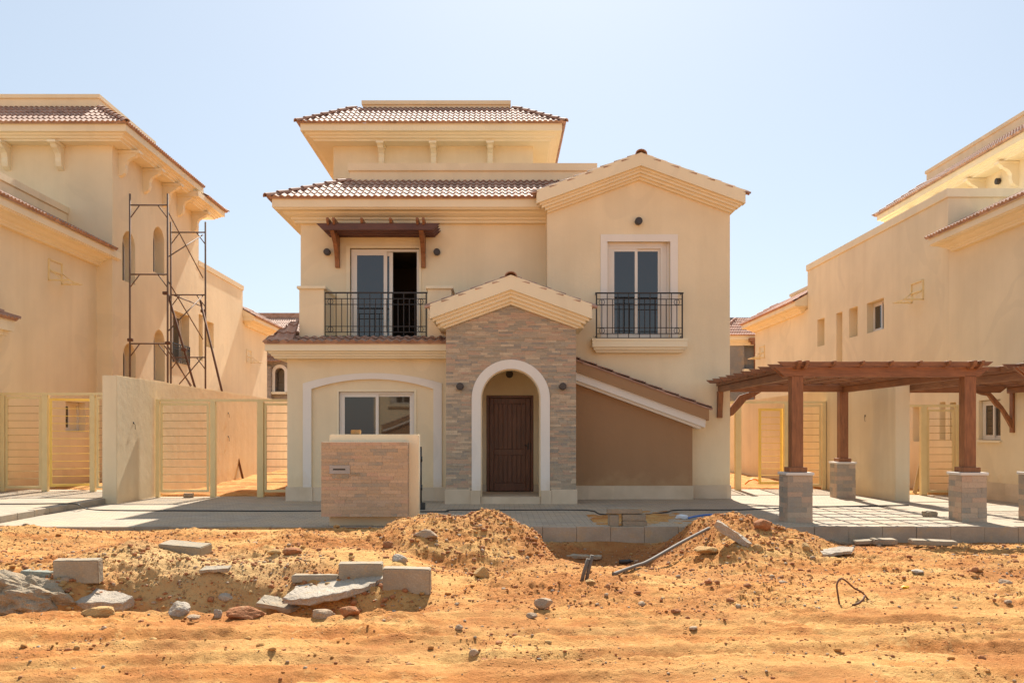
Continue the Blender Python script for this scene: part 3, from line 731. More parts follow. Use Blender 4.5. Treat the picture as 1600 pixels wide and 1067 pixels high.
# front door
dr = MB(); y = YD+.02
dr.box(dxa, dxa+.07, y-.03, y+.12, .155, dzt); dr.box(dxb-.07, dxb, y-.03, y+.12, .155, dzt); dr.box(dxa+.07, dxb-.07, y-.03, y+.12, dzt-.07, dzt)
df = dr.build('front_door', M['door_wood'], hs, bevel=.006)
lf = MB(); a, b_ = dxa+.075, dxb-.075; z0, z1 = .17, dzt-.075
lf.box(a, b_, y+.045, y+.09, z0, z1)
lf.box(a, a+.11, y+.015, y+.046, z0, z1); lf.box(b_-.11, b_, y+.015, y+.046, z0, z1)
lf.box(a+.112, b_-.112, y+.017, y+.046, z1-.13, z1-.002); lf.box(a+.112, b_-.112, y+.017, y+.046, z0+.002, z0+.2)
zm = GZ(706, YD); lf.box(a+.112, b_-.112, y+.012, y+.046, zm-.07, zm+.07)
for (c, d) in ((z0+.202, zm-.072), (zm+.072, z1-.132)):
    n = 7; w = (b_-a-.224)/n
    for i in range(n): lf.box(a+.112+i*w+.009, a+.112+(i+1)*w-.009, y+.026, y+.046, c+.002, d-.002)
lf.build('door_leaf', M['door_wood'], df, bevel=.005)
hn = MB(); hn.box(b_-.075, b_-.035, y+.008, y+.0145, zm+.06, zm+.22); hn.tube([(b_-.055, y+.008, zm+.16), (b_-.055, y-.035, zm+.16), (b_-.15, y-.035, zm+.16)], .009, 8)
hn.build('handle', M['iron'], df)
for (lx, lz) in ((719, 604), (879, 604)): lamp(hs, GX(lx, Yp), Yp, GZ(lz, Yp), .083)
lamp(hs, GX(796, YD), YD, GZ(585, YD), .09)
gb = MB(); hw = 1.81
rake(gb, pc, pza, hw, psl, -.035, .29, 19.64, 19.90)
rake(gb, pc, pza, hw-.06, psl, .275, .36, 19.72, 19.93)
rake(gb, pc, pza, hw-.13, psl, .35, .44, 19.78, 19.96)
rake(gb, pc, pza, hw-.22, psl, .43, .52, 19.85, 19.98)
rake(gb, pc, pza, hw-.29, psl, .51, .585, 19.92, 20.005)
gb.build('porch_gable_board', M['stucco_light'], hs)
gable_roof(hs, pc, pza+.02, hw+.05, psl, 19.66, 22.6, M['tile'], 'porch_roof')
cm = MB()
for s in (-1, 1):
    a = pc+s*(hw-.04); c = pc+s*(px1-pc-.02)
    cm.box(min(a, c), max(a, c), 19.90, 21.3, pza-hw*psl-.29, pza-hw*psl-.02); a = pc+s*(hw-.16); cm.box(min(a, c), max(a, c), 19.93, 21.2, pza-hw*psl-.46, pza-hw*psl-.291)
each(cm, 'porch_side_cornice', M['stucco_light'], hs)

oh = copy_tree(hs); oh.location = (-4.5, -27, 0); oh.rotation_euler = (0, 0, math.pi)
tag(oh, 'cream villa on the other side of the street, seen only mirrored in the window panes')
# ============================================================ LEFT HOUSE
lh = empty('house', (-15, 26, 0), 'cream villa at the left edge with scaffolding standing against its side wall', 'house')
XL = -12.8
wl = MB().box(-24, XL, 21.2, 28.0, -.1, 7.0).build('wing_wall', M['stucco'], lh)
cn = MB(); cn.loft_rect((-24, XL, 21.2, 27.9), eave_prof(6.92, 7.42, .58)); cn.build('wing_cornice', M['stucco_light'], lh)
hip_roof(lh, (-25, XL+.66, 20.5, 28.0), 1.5, 7.44, 8.2, M['tile'], 'FR', 'wing_roof')
coping(lh, (-23, GX(108, 28.0)-.05, 22.6, 27.99), 7.8, 8.76, 'roof_parapet', M['stucco'], .05, .21)
XT = -12.3
tw_ = MB().box(-21, XT, 28.0, 36.05, -.1, 10.8).build('tower_wall', M['stucco'], lh)
def arch_cut(D0, D1, z0, zt_):
    yc = (D0+D1)/2; hw_ = (D1-D0)/2; rise = min(hw_*1.0, .8); return MB().prism([(p[0], p[1]) for p in archpts(yc, hw_, z0, zt_-hw_)], XT-.42, XT+.5, 'x')
side = [(28.75, 29.75, 6.6, 8.3), (31.3, 32.35, 7.35, 9.05), (28.8, 29.8, 2.9, 4.6), (31.35, 32.4, 3.5, 5.35)]
cut(tw_, [arch_cut(*q) for q in side] + [MB().box(XT-.42, XT+.5, 33.1, 34.95, 4.3, 6.25)])
rot = lambda x, y, z: Matrix.Translation((x, y, z)) @ Matrix.Rotation(R(90), 4, 'Z')   # faces +x
rotL = lambda x, y, z: Matrix.Translation((x, y, z)) @ Matrix.Rotation(R(-90), 4, 'Z')  # faces -x
for (a, b_, c, d) in side:
    fr = MB(); hw_ = (b_-a)/2; o1 = archpts(0, hw_-.01, 0, d-c-hw_, 16); o2 = archpts(0, hw_-.07, .06, d-c-hw_, 16)
    p1 = [o1[0], o1[1]]+o1[2:]; p2 = [o2[0], o2[1]]+o2[2:]
    for k in range(len(p1)): fr.prism([p1[k], p1[(k+1) % len(p1)], p2[(k+1) % len(p2)], p2[k]], 0, .06, 'y')
    fr.box(-.03, .03, 0, .055, .06, d-c-.06)
    mt = rot(XT-.34, (a+b_)/2, c)
    f = fr.build('arched_window', M['pvc'], lh, mat=mt)
    MB().prism(archpts(0, hw_-.05, .04, d-c-hw_, 16), .02, .035, 'y').build('glass', M['glass'], f, mat=mt)
sliding_window(lh, -.9, .9, 0, 1.93, 0, M['glass'], mat=rot(XT-.3, 34.02, 4.31))
rr = railing(lh, 33.15, 34.9, 0, 4.3, 5.0, .13)
rr.data.transform(Matrix.Translation((XT+.03, 0, 0)) @ Matrix(((0, -1, 0, 0), (1, 0, 0, 0), (0, 0, 1, 0), (0, 0, 0, 1))))
cn = MB(); cn.loft_rect((-21, XT, 28.0, 33.7), eave_flat(10.74, 11.18, .74)); cn.build('tower_cornice', M['stucco_light'], lh)
hip_roof(lh, (-22, XT+.80, 27.15, 34.4), 1.5, 11.2, 12.2, M['tile'], 'FR', 'tower_roof')
coping(lh, (-21, -13.05, 28.7, 33.3), 12.0, 12.63, 'tower_parapet', M['stucco'], .05, .14)
cn = MB(); cn.loft_rect((-21, XT+.02, 34.4, 36.05), eave_flat(10.45, 10.85, .80)); cn.build('rear_cornice', M['stucco_light'], lh)
hip_roof(lh, (-22, XT+.9, 34.42, 36.95), 1.2, 10.87, 11.6, M['tile'], 'RB', 'rear_roof')
for yy in (28.55, 30.5, 32.3, 33.75, 35.3): corbel(lh, XT, yy, 10.72 if yy < 34 else 10.44, 'r', M['stucco_light'], 1.15)
for px in (13, 96, -70): corbel(lh, GX(px, 28.0), 28.0, 10.72, 'f', M['stucco_light'], 1.1)
# lower rear section
rs = MB().box(-21, XT-.02, 36.06, 42.3, -.1, 8.45).build('rear_wall', M['stucco'], lh)
cut(rs, [MB().box(XT-.4, XT+.5, 36.95, 38.0, 5.25, 6.34), MB().box(XT-.4, XT+.5, 36.1, 36.6, 4.6, 6.5)])
MB().loft_rect((-21, XT-.02, 36.06, 42.3), [(-.1, 8.45), (.04, 8.46), (.05, 8.67), (-.1, 8.67)]).build('rear_coping', M['stucco_light'], lh)
MB().box(-20, XT-.04, 42.31, 46.8, -.1, 6.9).build('end_wall', M['stucco'], lh)
cn = MB(); cn.loft_rect((-20, XT-.04, 42.9, 46.8), eave_prof(6.80, 7.22, .55)); cn.build('end_cornice', M['stucco_light'], lh)
hip_roof(lh, (-21, XT+.6, 42.31, 47.4), 1.5, 7.24, 8.1, M['tile'], 'RB', 'end_roof')
MB().prism([(XT-.04, 7.221), (XT+.58, 7.221), (XT-.04, 7.55)], 42.32, 42.40, 'y').build('roof_end', M['stucco_light'], lh)
ac_bracket(lh, XT-.04, 43.0, 5.1, 1, M['stucco_light'])
ac_bracket(lh, XL, 25.0, 5.95, 1, M['gate_cream'])
# ground floor eave at the frame edge and its lower window
cn = MB(); cn.box(-15, XL+.50, 19.4, 22.35, 4.18, 4.48); cn.box(-15, XL+.40, 19.5, 22.25, 4.06, 4.179); cn.box(-15, XL+.25, 19.6, 22.15, 3.94, 4.059)
cn.build('porch_cornice', M['stucco_light'], lh)
hip_roof(lh, (-17, XL+.56, 18.9, 22.4), .55, 4.49, 4.75, M['tile'], 'RB', 'porch_roof')
cut(wl, [MB().box(XL-.25, XL+.5, 26.0, 27.25, 1.65, 2.55)])
sliding_window(lh, -.62, .62, 0, .88, 0, M['glass'], mat=rot(XL-.2, 26.62, 1.66))

# ============================================================ RIGHT HOUSE
rh = empty('house', (16, 28, 0), 'cream villa at the right edge with small slot windows in a long plain side wall', 'house')
XR = 13.15
rw = MB().box(XR, 25, 21.35, 25.79, -.4, 7.0).build('wing_wall', M['stucco'], rh)
cut(rw, [MB().box(XR-.5, XR+.3, 23.1, 24.15, 1.42, 2.50), MB().box(XR-.5, XR+.3, 25.35, 25.7, 1.42, 2.5)])
cn = MB(); cn.loft_rect((XR, 26, 21.35, 25.3), eave_prof(6.85, 7.30, .55)); cn.build('wing_cornice', M['stucco_light'], rh)
hip_roof(rh, (XR-.62, 27, 20.6, 25.9), 1.5, 7.32, 8.05, M['tile'], 'FL', 'wing_roof')
rs = MB().box(XR, 25, 25.80, 37.55, -.4, 8.5).build('side_wall', M['stucco'], rh)
cuts = [(30.1, 31.5, 5.17, 6.24), (32.3, 33.1, 5.18, 6.27), (33.75, 34.35, 2.6, 6.27), (35.6, 36.4, 5.17, 6.28), (25.95, 26.3, 1.42, 2.53), (27.0, 28.0, 1.35, 2.45)]
cut(rs, [MB().box(XR-.5, XR+.3, a, b_, c, d) for a, b_, c, d in cuts])
MB().loft_rect((XR, 25, 25.80, 37.55), [(-.1, 8.5), (.03, 8.505), (.05, 8.52), (.05, 8.76), (-.1, 8.76)]).build('wall_coping', M['stucco_light'], rh)
sliding_window(rh, -.69, .69, .01, 1.05, 0, M['glass'], mat=rotL(XR+.22, 30.8, 5.17))
sliding_window(rh, -.51, .51, .01, 1.06, 0, M['glass_low'], mat=rotL(XR+.10, 23.62, 1.42))
MB().box(XR-.05, XR+.1, 23.05, 24.2, 1.36, 1.418).build('window_sill', M['stucco_light'], rh)
MB().box(XR-.03, XR-.0, 21.3, 25.79, -.4, .30).build('base_course', M['base_stone'], rh)
ew = MB().box(XR+.02, 25, 37.56, 45.3, -.4, 6.9).build('end_wall', M['stucco'], rh)
cn = MB(); cn.loft_rect((XR+.02, 25, 38.13, 45.3), eave_prof(6.80, 7.22, .55)); cn.build('end_cornice', M['stucco_light'], rh)
hip_roof(rh, (XR-.6, 26, 37.57, 45.9), 1.5, 7.24, 8.1, M['tile_red'], 'LB', 'end_roof')
MB().prism([(XR+.02, 7.221), (XR-.58, 7.221), (XR+.02, 7.55)], 37.575, 37.66, 'y').build('roof_end', M['stucco_light'], rh)
coping(rh, (14.3, 25, 37.57, 43.2), 7.8, 8.42, 'end_parapet', M['stucco'], .05, .14)
MB().box(17.4, 27, 28.3, 37.9, 8.0, 10.9).build('tower_wall', M['stucco'], rh)
cn = MB(); cn.loft_rect((17.4, 27, 28.3, 37.9), eave_flat(10.72, 11.15, .80)); cn.build('tower_cornice', M['stucco_light'], rh)
hip_roof(rh, (16.52, 28, 27.4, 38.85), 1.55, 11.17, 12.2, M['tile'], 'FLB', 'tower_roof')
coping(rh, (18.1, 27, 28.9, 37.3), 12.0, 12.7, 'tower_parapet', M['stucco'], .05, .14)
for yy in (29.6, 31.6, 33.8, 36.0): corbel(rh, 17.4, yy, 10.70, 'l', M['stucco_light'], 1.15)
lamp(rh, 17.4, 30.6, 10.35, .11, R(-90))
ac_bracket(rh, XR, 27.3, 5.75, -1, M['gate_cream'])
ac_bracket(rh, XR+.02, 43.7, 5.35, -1, M['gate_cream'])

# ============================================================ FAR HOUSES
fh = empty('house', (-15, 62, 0), 'distant villa with rough stone cladding and a white arched opening, in the left gap', 'house')
w = MB().box(-22, -10, 62, 74, 0, 8.6).build('wall', M['clad_far'], fh)
axc = GX(437.5, 62); cut(w, [MB().prism(archpts(axc, .34, GZ(611, 62), GZ(583, 62)), 61, 63, 'y')])
t = MB(); ao = archpts(axc, .56, GZ(612, 62), GZ(582, 62)); ai = archpts(axc, .34, GZ(612, 62), GZ(582, 62))
for k in range(1, len(ao)-1): t.prism([ai[k], ao[k], ao[k+1], ai[k+1]], 61.9, 62.05, 'y')
t.prism([ai[0], ao[0], ao[-1], ai[-1]], 61.9, 62.05, 'y'); t.build('arch_trim', M['white_trim'], fh)
MB().box(-16.5, -14.9, 61.6, 62.1, GZ(616, 62), GZ(612.5, 62)).build('sill', M['stucco_light'], fh)
cn = MB(); cn.box(-23, -9, 61, 61.99, 8.0, 8.5); cn.build('cornice', M['stucco_light'], fh)
hip_roof(fh, (-24, -8, 60.9, 75), 3.0, 8.6, 9.95, M['tile'], 'FLR', 'roof')
MB().box(-20, -11, 64, 72, 9.5, 10.35).build('parapet', M['tile'], fh)
sr = MB(); tile_slope(sr, (-18, 61.0, 6.6), (1, 0, 0), (0, 1, .5), 2.9, 1.1); sr.build('lower_roof', M['tile'], fh, fix=False)
MB().box(-16.6, -15.95, 61.5, 62.0, 0, GZ(572, 61.5)).build('stone_pier', M['clad_far'], fh)
fh2 = empty('house', (18, 60, 0), 'distant unfinished grey block house with a red tiled roof, in the right gap', 'house')
w = MB().box(15.0, 22, 60, 70, 0, GZ(532, 60)).build('wall', M['conc_far'], fh2)
cut(w, [MB().box(GX(1163, 60), GX(1182, 60), 59, 60.35, GZ(577, 60), GZ(540, 60))])
cn = MB(); cn.loft_rect((15.2, 22, 60, 70), eave_prof(GZ(540, 60), GZ(524, 60), .5)); cn.build('cornice', M['stucco_light'], fh2)
hip_roof(fh2, (14.6, 23, 59.3, 71), 1.8, GZ(523, 59.3), GZ(497, 61), M['tile_red'], 'FL', 'roof')
MB().box(16.0, 23, 62, 70, 8.0, GZ(496, 62)).build('parapet', M['conc_far'], fh2)
MB().box(GX(1160, 60), GX(1186, 60), 59.6, 60.0, GZ(583, 60), GZ(577, 60)).build('balcony_slab', M['stucco_light'], fh2)
pst = MB(); pst.box(GX(1180, 58.9), GX(1187, 58.9), 58.9, 59.2, 3, GZ(532, 59)); pst.box(GX(1172, 58.9), GX(1190, 58.9), 58.8, 59.3, GZ(534, 59), GZ(528, 59)); pst.box(GX(1175, 58.9), GX(1190, 58.9), 58.85, 59.25, GZ(538, 59), GZ(534.2, 59))
pst.build('timber_post', M['wood_z'], fh2)

# ============================================================ GARDEN WALLS AND GATES
def gwall(label, x0, x1, y0, y1, h, hole=None, group='rendered garden walls between the villas'):
    mb = MB().box(x0, x1, y0, y1, -.3, h)
    o = mb.build('garden_wall', M['garden_wall'], None, bevel=.012, loc=((x0+x1)/2, (y0+y1)/2, 0), segs=2)
    tag(o, label, 'wall', group); return o
lwall = gwall('plain rendered boundary wall standing left of the house, its end rising behind the kerb', -9.02, -8.68, 20.0, 46, 2.92)
rwall = gwall('plain rendered boundary wall right of the house, ending under the pergola', 9.35, 9.70, 20.8, 46, 2.85)
def hole(parent, x, y, z, axis):
    mb = MB(); mb.tube([(0, 0, 0), (.010, 0, 0)], .028, 10)
    mb.tube([(.008, 0, 0), (.03, .02, -.04), (.03, .03, -.10), (.02, .05, -.15)], .005, 5)
    mt = Matrix.Translation((x, y, z)) @ (Matrix.Rotation(R(180), 4, 'Z') if axis < 0 else Matrix.Identity(4))
    return mb.build('conduit', M['iron'], parent, mat=mt)
hole(lwall, -8.68, 20.9, 1.85, 1); hole(lwall, -8.68, 28.2, 2.25, 1); hole(lwall, -8.68, 28.2, 1.5, 1); hole(rwall, 9.35, 22.5, 2.05, -1)

def panel(parent, x0, x1, y, z0, z1, mat, n=10, name='gate_panel', mtx=None, fw=.06, back=True):
    mb = MB(); t = .022
    mb.box(x0, x0+fw, y-t, y+t, z0, z1); mb.box(x1-fw, x1, y-t, y+t, z0, z1)
    mb.box(x0+fw, x1-fw, y-t, y+t, z0, z0+fw); mb.box(x0+fw, x1-fw, y-t, y+t, z1-fw, z1)
    a, b = z0+fw, z1-fw; sl = MB()
    for i in range(1, n):
        z = a+(b-a)*i/n; sl.box(x0+fw, x1-fw, y-.020, y+.020, z-.008, z+.008)
    o = mb.build(name, mat, parent, mat=mtx)
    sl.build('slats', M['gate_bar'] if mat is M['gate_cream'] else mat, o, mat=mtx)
    return o
def post(parent, x, y, z0, z1, w=.13, d=.13):
    mb = MB(); mb.box(x-w/2, x+w/2, y-d/2, y+d/2, z0, z1)
    return mb.build('gate_post', M['gate_cream'], parent, bevel=.006)
def rail(parent, x0, x1, y, z0, z1):
    return MB().box(x0, x1, y-.045, y+.045, z0, z1).build('top_rail', M['gate_cream'], parent)
# gates left of the house
Yg = 22.1
g = empty('garden_gate', (-7, Yg, 0), 'cream metal gate frame left of the house, one slatted panel and an empty doorway', 'gate')
zt_ = 2.46
post(g, GX(247, Yg), Yg, 0, zt_, .09); post(g, GX(333.5, Yg), Yg, 0, zt_-.07); post(g, GX(407.5, Yg), Yg, 0, zt_-.07, .16)
rail(g, GX(250, Yg), -5.08, Yg, zt_-.065, zt_)
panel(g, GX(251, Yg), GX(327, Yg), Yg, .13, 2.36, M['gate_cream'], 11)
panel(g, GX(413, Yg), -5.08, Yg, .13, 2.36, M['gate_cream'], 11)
# gates of the left house
Yg = 22.5
g = empty('garden_gate', (-11.5, Yg, .12), 'cream gate frame at the far left with a bright yellow leaf standing open', 'gate')
zt_ = 2.64
for px, w in ((5, .10), (71, .15), (145.5, .13)): post(g, GX(px, Yg), Yg, .12, zt_-.07, w)
rail(g, -13.2, -9.03, Yg, zt_-.065, zt_)
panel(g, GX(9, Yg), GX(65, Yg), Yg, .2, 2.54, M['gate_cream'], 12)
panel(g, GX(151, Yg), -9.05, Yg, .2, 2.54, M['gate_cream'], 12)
mt = Matrix.Translation((GX(76.5, Yg), Yg+.02, 0)) @ Matrix.Rotation(R(24), 4, 'Z')
lf = panel(g, 0, 1.02, 0, .24, 2.50, M['gate_yellow'], 11, 'gate_leaf', mt, .065)
# gates right of the house
Yg = 25.2
g = empty('garden_gate', (7.5, Yg, 0), 'cream gate frame behind the near pergola with a yellow door leaf in the middle', 'gate')
zt_ = 2.52
post(g, 6.72, Yg-.4, 0, zt_-.07, .17); post(g, GX(1229, Yg), Yg, 0, zt_-.07, .16); post(g, GX(1287, Yg), Yg, 0, zt_-.07, .10)
rail(g, 5.7, 9.34, Yg, zt_-.065, zt_)
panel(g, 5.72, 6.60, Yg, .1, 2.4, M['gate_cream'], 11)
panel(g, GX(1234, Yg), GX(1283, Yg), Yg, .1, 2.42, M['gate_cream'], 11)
panel(g, GX(1187, Yg), GX(1224, Yg)+.02, Yg+.12, .14, 2.32, M['gate_yellow'], 11, 'gate_leaf', None, .075)
# gate of the right house
Yg = 25.1
g = empty('garden_gate', (12, Yg, -.16), 'cream slatted gate at the right, between the boundary wall end and the side wall', 'gate')
zt_ = 2.35
post(g, GX(1442.5, Yg), Yg, -.16, zt_+.02, .17); post(g, 13.07, Yg, -.16, zt_, .13)
rail(g, 9.71, 13.14, Yg, zt_, zt_+.07)
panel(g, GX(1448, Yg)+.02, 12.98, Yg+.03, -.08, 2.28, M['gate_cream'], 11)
pk = MB(); pk.box(-.06, .06, -.02, .02, 0, 1.7)
o = pk.build('plank', M['plank'], None, bevel=.003); o.rotation_euler = (R(-10), R(17), 0); o.location = (GX(1429, 25.6), 25.6, -.14)
tag(o, 'pale loose plank leaning behind the slatted gate at the right', 'plank')

# ============================================================ SCAFFOLD
sc = empty('scaffold', (-11, 29, .1), 'rusty tubular scaffold tower standing against the side wall of the left house', 'scaffold')
def sframe(y, x0, x1, ztop, n, lift):
    for x in (x0, x1):
        MB().tube([(x, y, .05), (x, y, ztop)], .032, 8).build('standard', M['rust'], sc)
    for i in range(n):
        z = ztop-.36-i*lift
        if z < .4: break
        m = MB(); m.tube([(x0, y, z), (x1, y, z)], .026, 6)
        m.tube([(x0, y, z-.42), (x0+.30, y, z-.02)], .018, 6); m.tube([(x1, y, z-.42), (x1-.30, y, z-.02)], .018, 6)
        m.build('ledger', M['rust'], sc)
sframe(28.0, GX(203, 28), GX(262, 28), GZ(303, 28), 5, 2.2)
sframe(30.6, GX(267, 30.6), GX(321, 30.6), GZ(347, 30.6), 4, 2.17)
def sp(px, py, D): return (GX(px, D), D, GZ(py, D))
for a, b_ in (((262, 330, 28), (317, 434, 30.6)), ((262, 402, 28), (317, 367, 30.6)), ((262, 438, 28), (317, 530, 30.6)), ((262, 518, 28), (317, 462, 30.6)),
             ((257, 540, 28), (299, 602, 30.6)), ((317, 557, 30.6), (280, 600, 30.6)), ((268, 460, 28), (314, 478, 30.6)), ((262, 330+210, 28), (318, 640, 30.6))):
    MB().tube([sp(*a), sp(*b_)], .020, 6).build('brace', M['rust'], sc)
for a, b_ in (((262, 458, 28.2), (306, 610, 28.6)), ((313, 470, 30.4), (347, 612, 29.8))):
    p0 = Vector(sp(*a)); p1 = Vector(sp(*b_)); d = (p1-p0)
    MB().tube([p0, p0 + d*((.1-p0.z)/d.z)], .038, 8).build('prop', M['steel_rust'], sc)
for (px, py, D) in ((203, 531, 28), (258, 458, 28), (262, 536, 28), (317, 486, 30.6), (287, 546, 28.4)):
    x, y, z = sp(px, py, D); MB().box(x-.07, x+.09, y-.06, y+.06, z-.05, z+.05).build('coupler', M['steel_rust'], sc, bevel=.015)

# ============================================================ PERGOLAS
def pergola(name, label, XA, XB, YA, YB, left_wall, right_wall, zb=2.63, x_over=(.42, .36)):
    p = empty('pergola', ((XA+XB)/2, (YA+YB)/2, 0), label, 'pergola', 'timber pergolas over the parking bays')
    def pier(x, y):
        s = .225
        b = MB().box(x-s, x+s, y-s, y+s, -.02 if x < 9.6 else -.2, .845).build('post_base', M['clad_plinth'], p, bevel=.004)
        sm1 = MB(); zb0 = -.02 if x < 9.6 else -.12
        strips(sm1, -s, s, zb0, .842, lambda u, d: (x+u, y-s-d), .095, .2, .012, int(x*10+y)); strips(sm1, -s, s, zb0, .842, lambda u, d: (x-s-d, y+u), .095, .2, .012, int(x*10+y)+1)
        strips(sm1, -s, s, zb0, .842, lambda u, d: (x+u, y+s+d), .095, .2, .012, int(x*10+y)+2); strips(sm1, -s, s, zb0, .842, lambda u, d: (x+s+d, y+u), .095, .2, .012, int(x*10+y)+3)
        sm1.build('stone_blocks', M['strip_pier'], b)
        MB().box(x-s-.03, x+s+.03, y-s-.03, y+s+.03, .846, .895).build('cap', M['pvc'], b, bevel=.005)
        q = MB().box(x-.105, x+.105, y-.105, y+.105, .896, zb+.02).build('post', M['wood_z'], p, bevel=.008)
        m = MB()
        m.box(x-.16, x+.16, y-.16, y-.106, .897, .985); m.box(x-.16, x+.16, y+.106, y+.16, .897, .985); m.box(x-.16, x-.106, y-.105, y+.105, .897, .985); m.box(x+.106, x+.16, y-.105, y+.105, .897, .985)
        m.build('post_skirt', M['wood_z'], q, bevel=.006)
    pier(XA, YA); pier(XB, YA)
    if not right_wall: pier(XB, YB)
    xo0, xo1 = XA-x_over[0], XB+x_over[1]
    def xbeam(y, a, b, z0, z1, name='beam'):
        c = .20
        MB().prism([(a, z1), (a+.02, z1-.03), (a+c, z0), (b-c, z0), (b-.02, z1-.03), (b, z1)], y-.035, y+.035, 'y').build(name, M['wood_x'], p, bevel=.004)
    xbeam(YA-.07, xo0, xo1, zb+.0, zb+.175); xbeam(YA+.07, xo0, xo1, zb+.0, zb+.175)
    xbeam(YB-.05, XA+.02 if left_wall else xo0, XB+.02 if right_wall else xo1, zb, zb+.175)
    # long beams along the bay
    for x in (XA-.04, XB-.04, XA+.10, XB+.10):
        y1 = YB+.1
        MB().prism([(YA-.36, zb+.275), (YA-.36, zb+.22), (YA-.22, zb+.135), (y1, zb+.135), (y1, zb+.275)], x-.03, x+.03, 'x').build('side_beam', M['wood_y'], p, bevel=.004)
    for x in (XA, XB):
        MB().box(x-.03, x+.03, YA+.115, YB-.09, zb-.02, zb+.13).build('side_beam', M['wood_y'], p, bevel=.004)
    n = 6; st = (XB-XA-.05)/n
    for i in range(1, n):
        x = XA+.08+i*st
        MB().prism([(YA-.34, zb+.27), (YA-.34, zb+.22), (YA-.22, zb+.178), (YB+.1, zb+.178), (YB+.1, zb+.27)], x-.025, x+.025, 'x').build('rafter', M['wood_y'], p, bevel=.004)
    ns = 10; sp_ = (YB-YA+.25)/ns
    for i in range(ns+1):
        y = YA-.22+i*sp_
        MB().prism([(xo0+.02, zb+.262), (xo0+.03, zb+.25), (xo0+.12, zb+.181), (xo1-.12, zb+.181), (xo1-.03, zb+.25), (xo1-.02, zb+.262)], y-.022, y+.022, 'y').build('slat', M['wood_x'], p, bevel=.003)
    return p
p1 = pergola('pergola', 'brown timber pergola on three stone-clad piers, fixed to the right corner of the house', 5.42, 8.56, 16.1, 21.95, True, False)
# wall brackets of the near pergola at the house corner
xw = GX(1140.5, Yr)
for o in (MB().prism([(Yr-.001, 1.98), (Yr-.10, 1.98), (Yr-.10, 2.12), (Yr-.16, 2.40), (Yr-.20, 2.63), (Yr-.001, 2.63)], 5.36, 5.48, 'x'),
          MB().prism([(xw+.04, 2.02), (xw+.04, 2.22), (xw+.30, 2.55), (xw+.55, 2.625), (xw+.82, 2.625), (xw+.62, 2.50), (xw+.45, 2.42), (xw+.30, 2.24), (xw+.12, 2.05)], 21.86, 21.96, 'y'),
          MB().box(xw+.002, xw+.045, 21.85, 21.97, 1.9, 2.63)):
    o.build('wall_bracket', M['wood_z'], p1, bevel=.005)
p2 = pergola('pergola', 'darker timber pergola at the right edge, fixed to the side wall of the right house', 9.86, 13.0, 16.1, 22.6, False, True, 2.64)
MB().box(XR-.06, XR-.001, 22.45, 22.6, 1.62, 2.64).build('wall_bracket', M['wood_z'], p2, bevel=.005)
MB().prism([(XR-.06, 1.75), (XR-.06, 1.98), (XR-.40, 2.35), (XR-.62, 2.56), (XR-.95, 2.635), (XR-.70, 2.635), (XR-.48, 2.62), (XR-.30, 2.46)][:0] or [(XR-.06, 1.72), (XR-.06, 1.95), (XR-.30, 2.30), (XR-.52, 2.55), (XR-.60, 2.635), (XR-.95, 2.635), (XR-.80, 2.58), (XR-.66, 2.56), (XR-.46, 2.30), (XR-.34, 2.22)], 22.47, 22.57, 'y').build('wall_bracket', M['wood_z'], p2, bevel=.005)

# ============================================================ PAVEMENT AND KERBS
YK = 15.02
def grid_sheet(name, xs, ys, zf, mats, thick=.3):
    X, Y = np.meshgrid(xs, ys); Z = zf(X, Y)
    nx, ny = len(xs), len(ys); v = np.stack([X, Y, Z], -1).reshape(-1, 3)
    i = np.arange(nx*ny).reshape(ny, nx)
    q = np.stack([i[:-1, :-1], i[:-1, 1:], i[1:, 1:], i[1:, :-1]], -1).reshape(-1, 4)
    me = bpy.data.meshes.new(name); me.vertices.add(len(v)); me.vertices.foreach_set('co', v.ravel())
    me.loops.add(q.size); me.loops.foreach_set('vertex_index', q.ravel())
    me.polygons.add(len(q)); me.polygons.foreach_set('loop_start', np.arange(0, q.size, 4)); me.polygons.foreach_set('loop_total', np.full(len(q), 4))
    me.polygons.foreach_set('use_smooth', np.ones(len(q), bool))
    me.update(); me.validate(); me.materials.append(mats)
    o = bpy.data.objects.new(name, me); COL.objects.link(o); return o
sst = lambda a, b, x: (lambda t: t*t*(3-2*t))(np.clip((x-a)/(b-a), 0, 1))
def pave_z(X, Y): return -.165*sst(9.6, 10.6, X)*sst(16.5, 20.5, Y) + .006*np.sin(X*1.3)*np.sin(Y*1.1)
pv = MB()
pv.box(-8.93, 9.8, YK+.16, 21.0, -.4, -.02)
o = grid_sheet('pavement', np.linspace(-8.93, 26, 120), np.linspace(YK+.155, 25.3, 40), pave_z, M['paving']); tag(o, kind='structure')
o = grid_sheet('pavement', np.linspace(-30, -9.08, 60), np.linspace(15.2, 23.2, 30), lambda X, Y: .118+.006*np.sin(X*1.7)*np.sin(Y*1.3), M['paving']); tag(o, kind='structure')
kb = MB(); x = -30.0
while x < 26:
    w = .58; dz = random.uniform(-.006, .006); dy = random.uniform(-.008, .008)
    kb.box(x+.002, x+w-.002, YK+dy, YK+.15, -.55, .012+dz); x += w
o = kb.build('kerb', M['kerb'], None, bevel=.006); tag(o, kind='structure')
kb = MB(); y = YK+.17
while y < 19.6:
    w = .58; dz = random.uniform(-.005, .005)
    kb.box(-9.08, -8.94+random.uniform(-.004, .004), y+.004, y+w-.004, -.2, .128+dz); y += w
kb.box(-9.08, -8.94, y+.004, 19.99, -.2, .128)
x = -9.09
while x > -30:
    kb.box(x-.575, x-.005, 15.05, 15.19, -.5, .128+random.uniform(-.005, .005)); x -= .58
o = kb.build('kerb', M['kerb'], None, bevel=.010); tag(o, kind='structure')

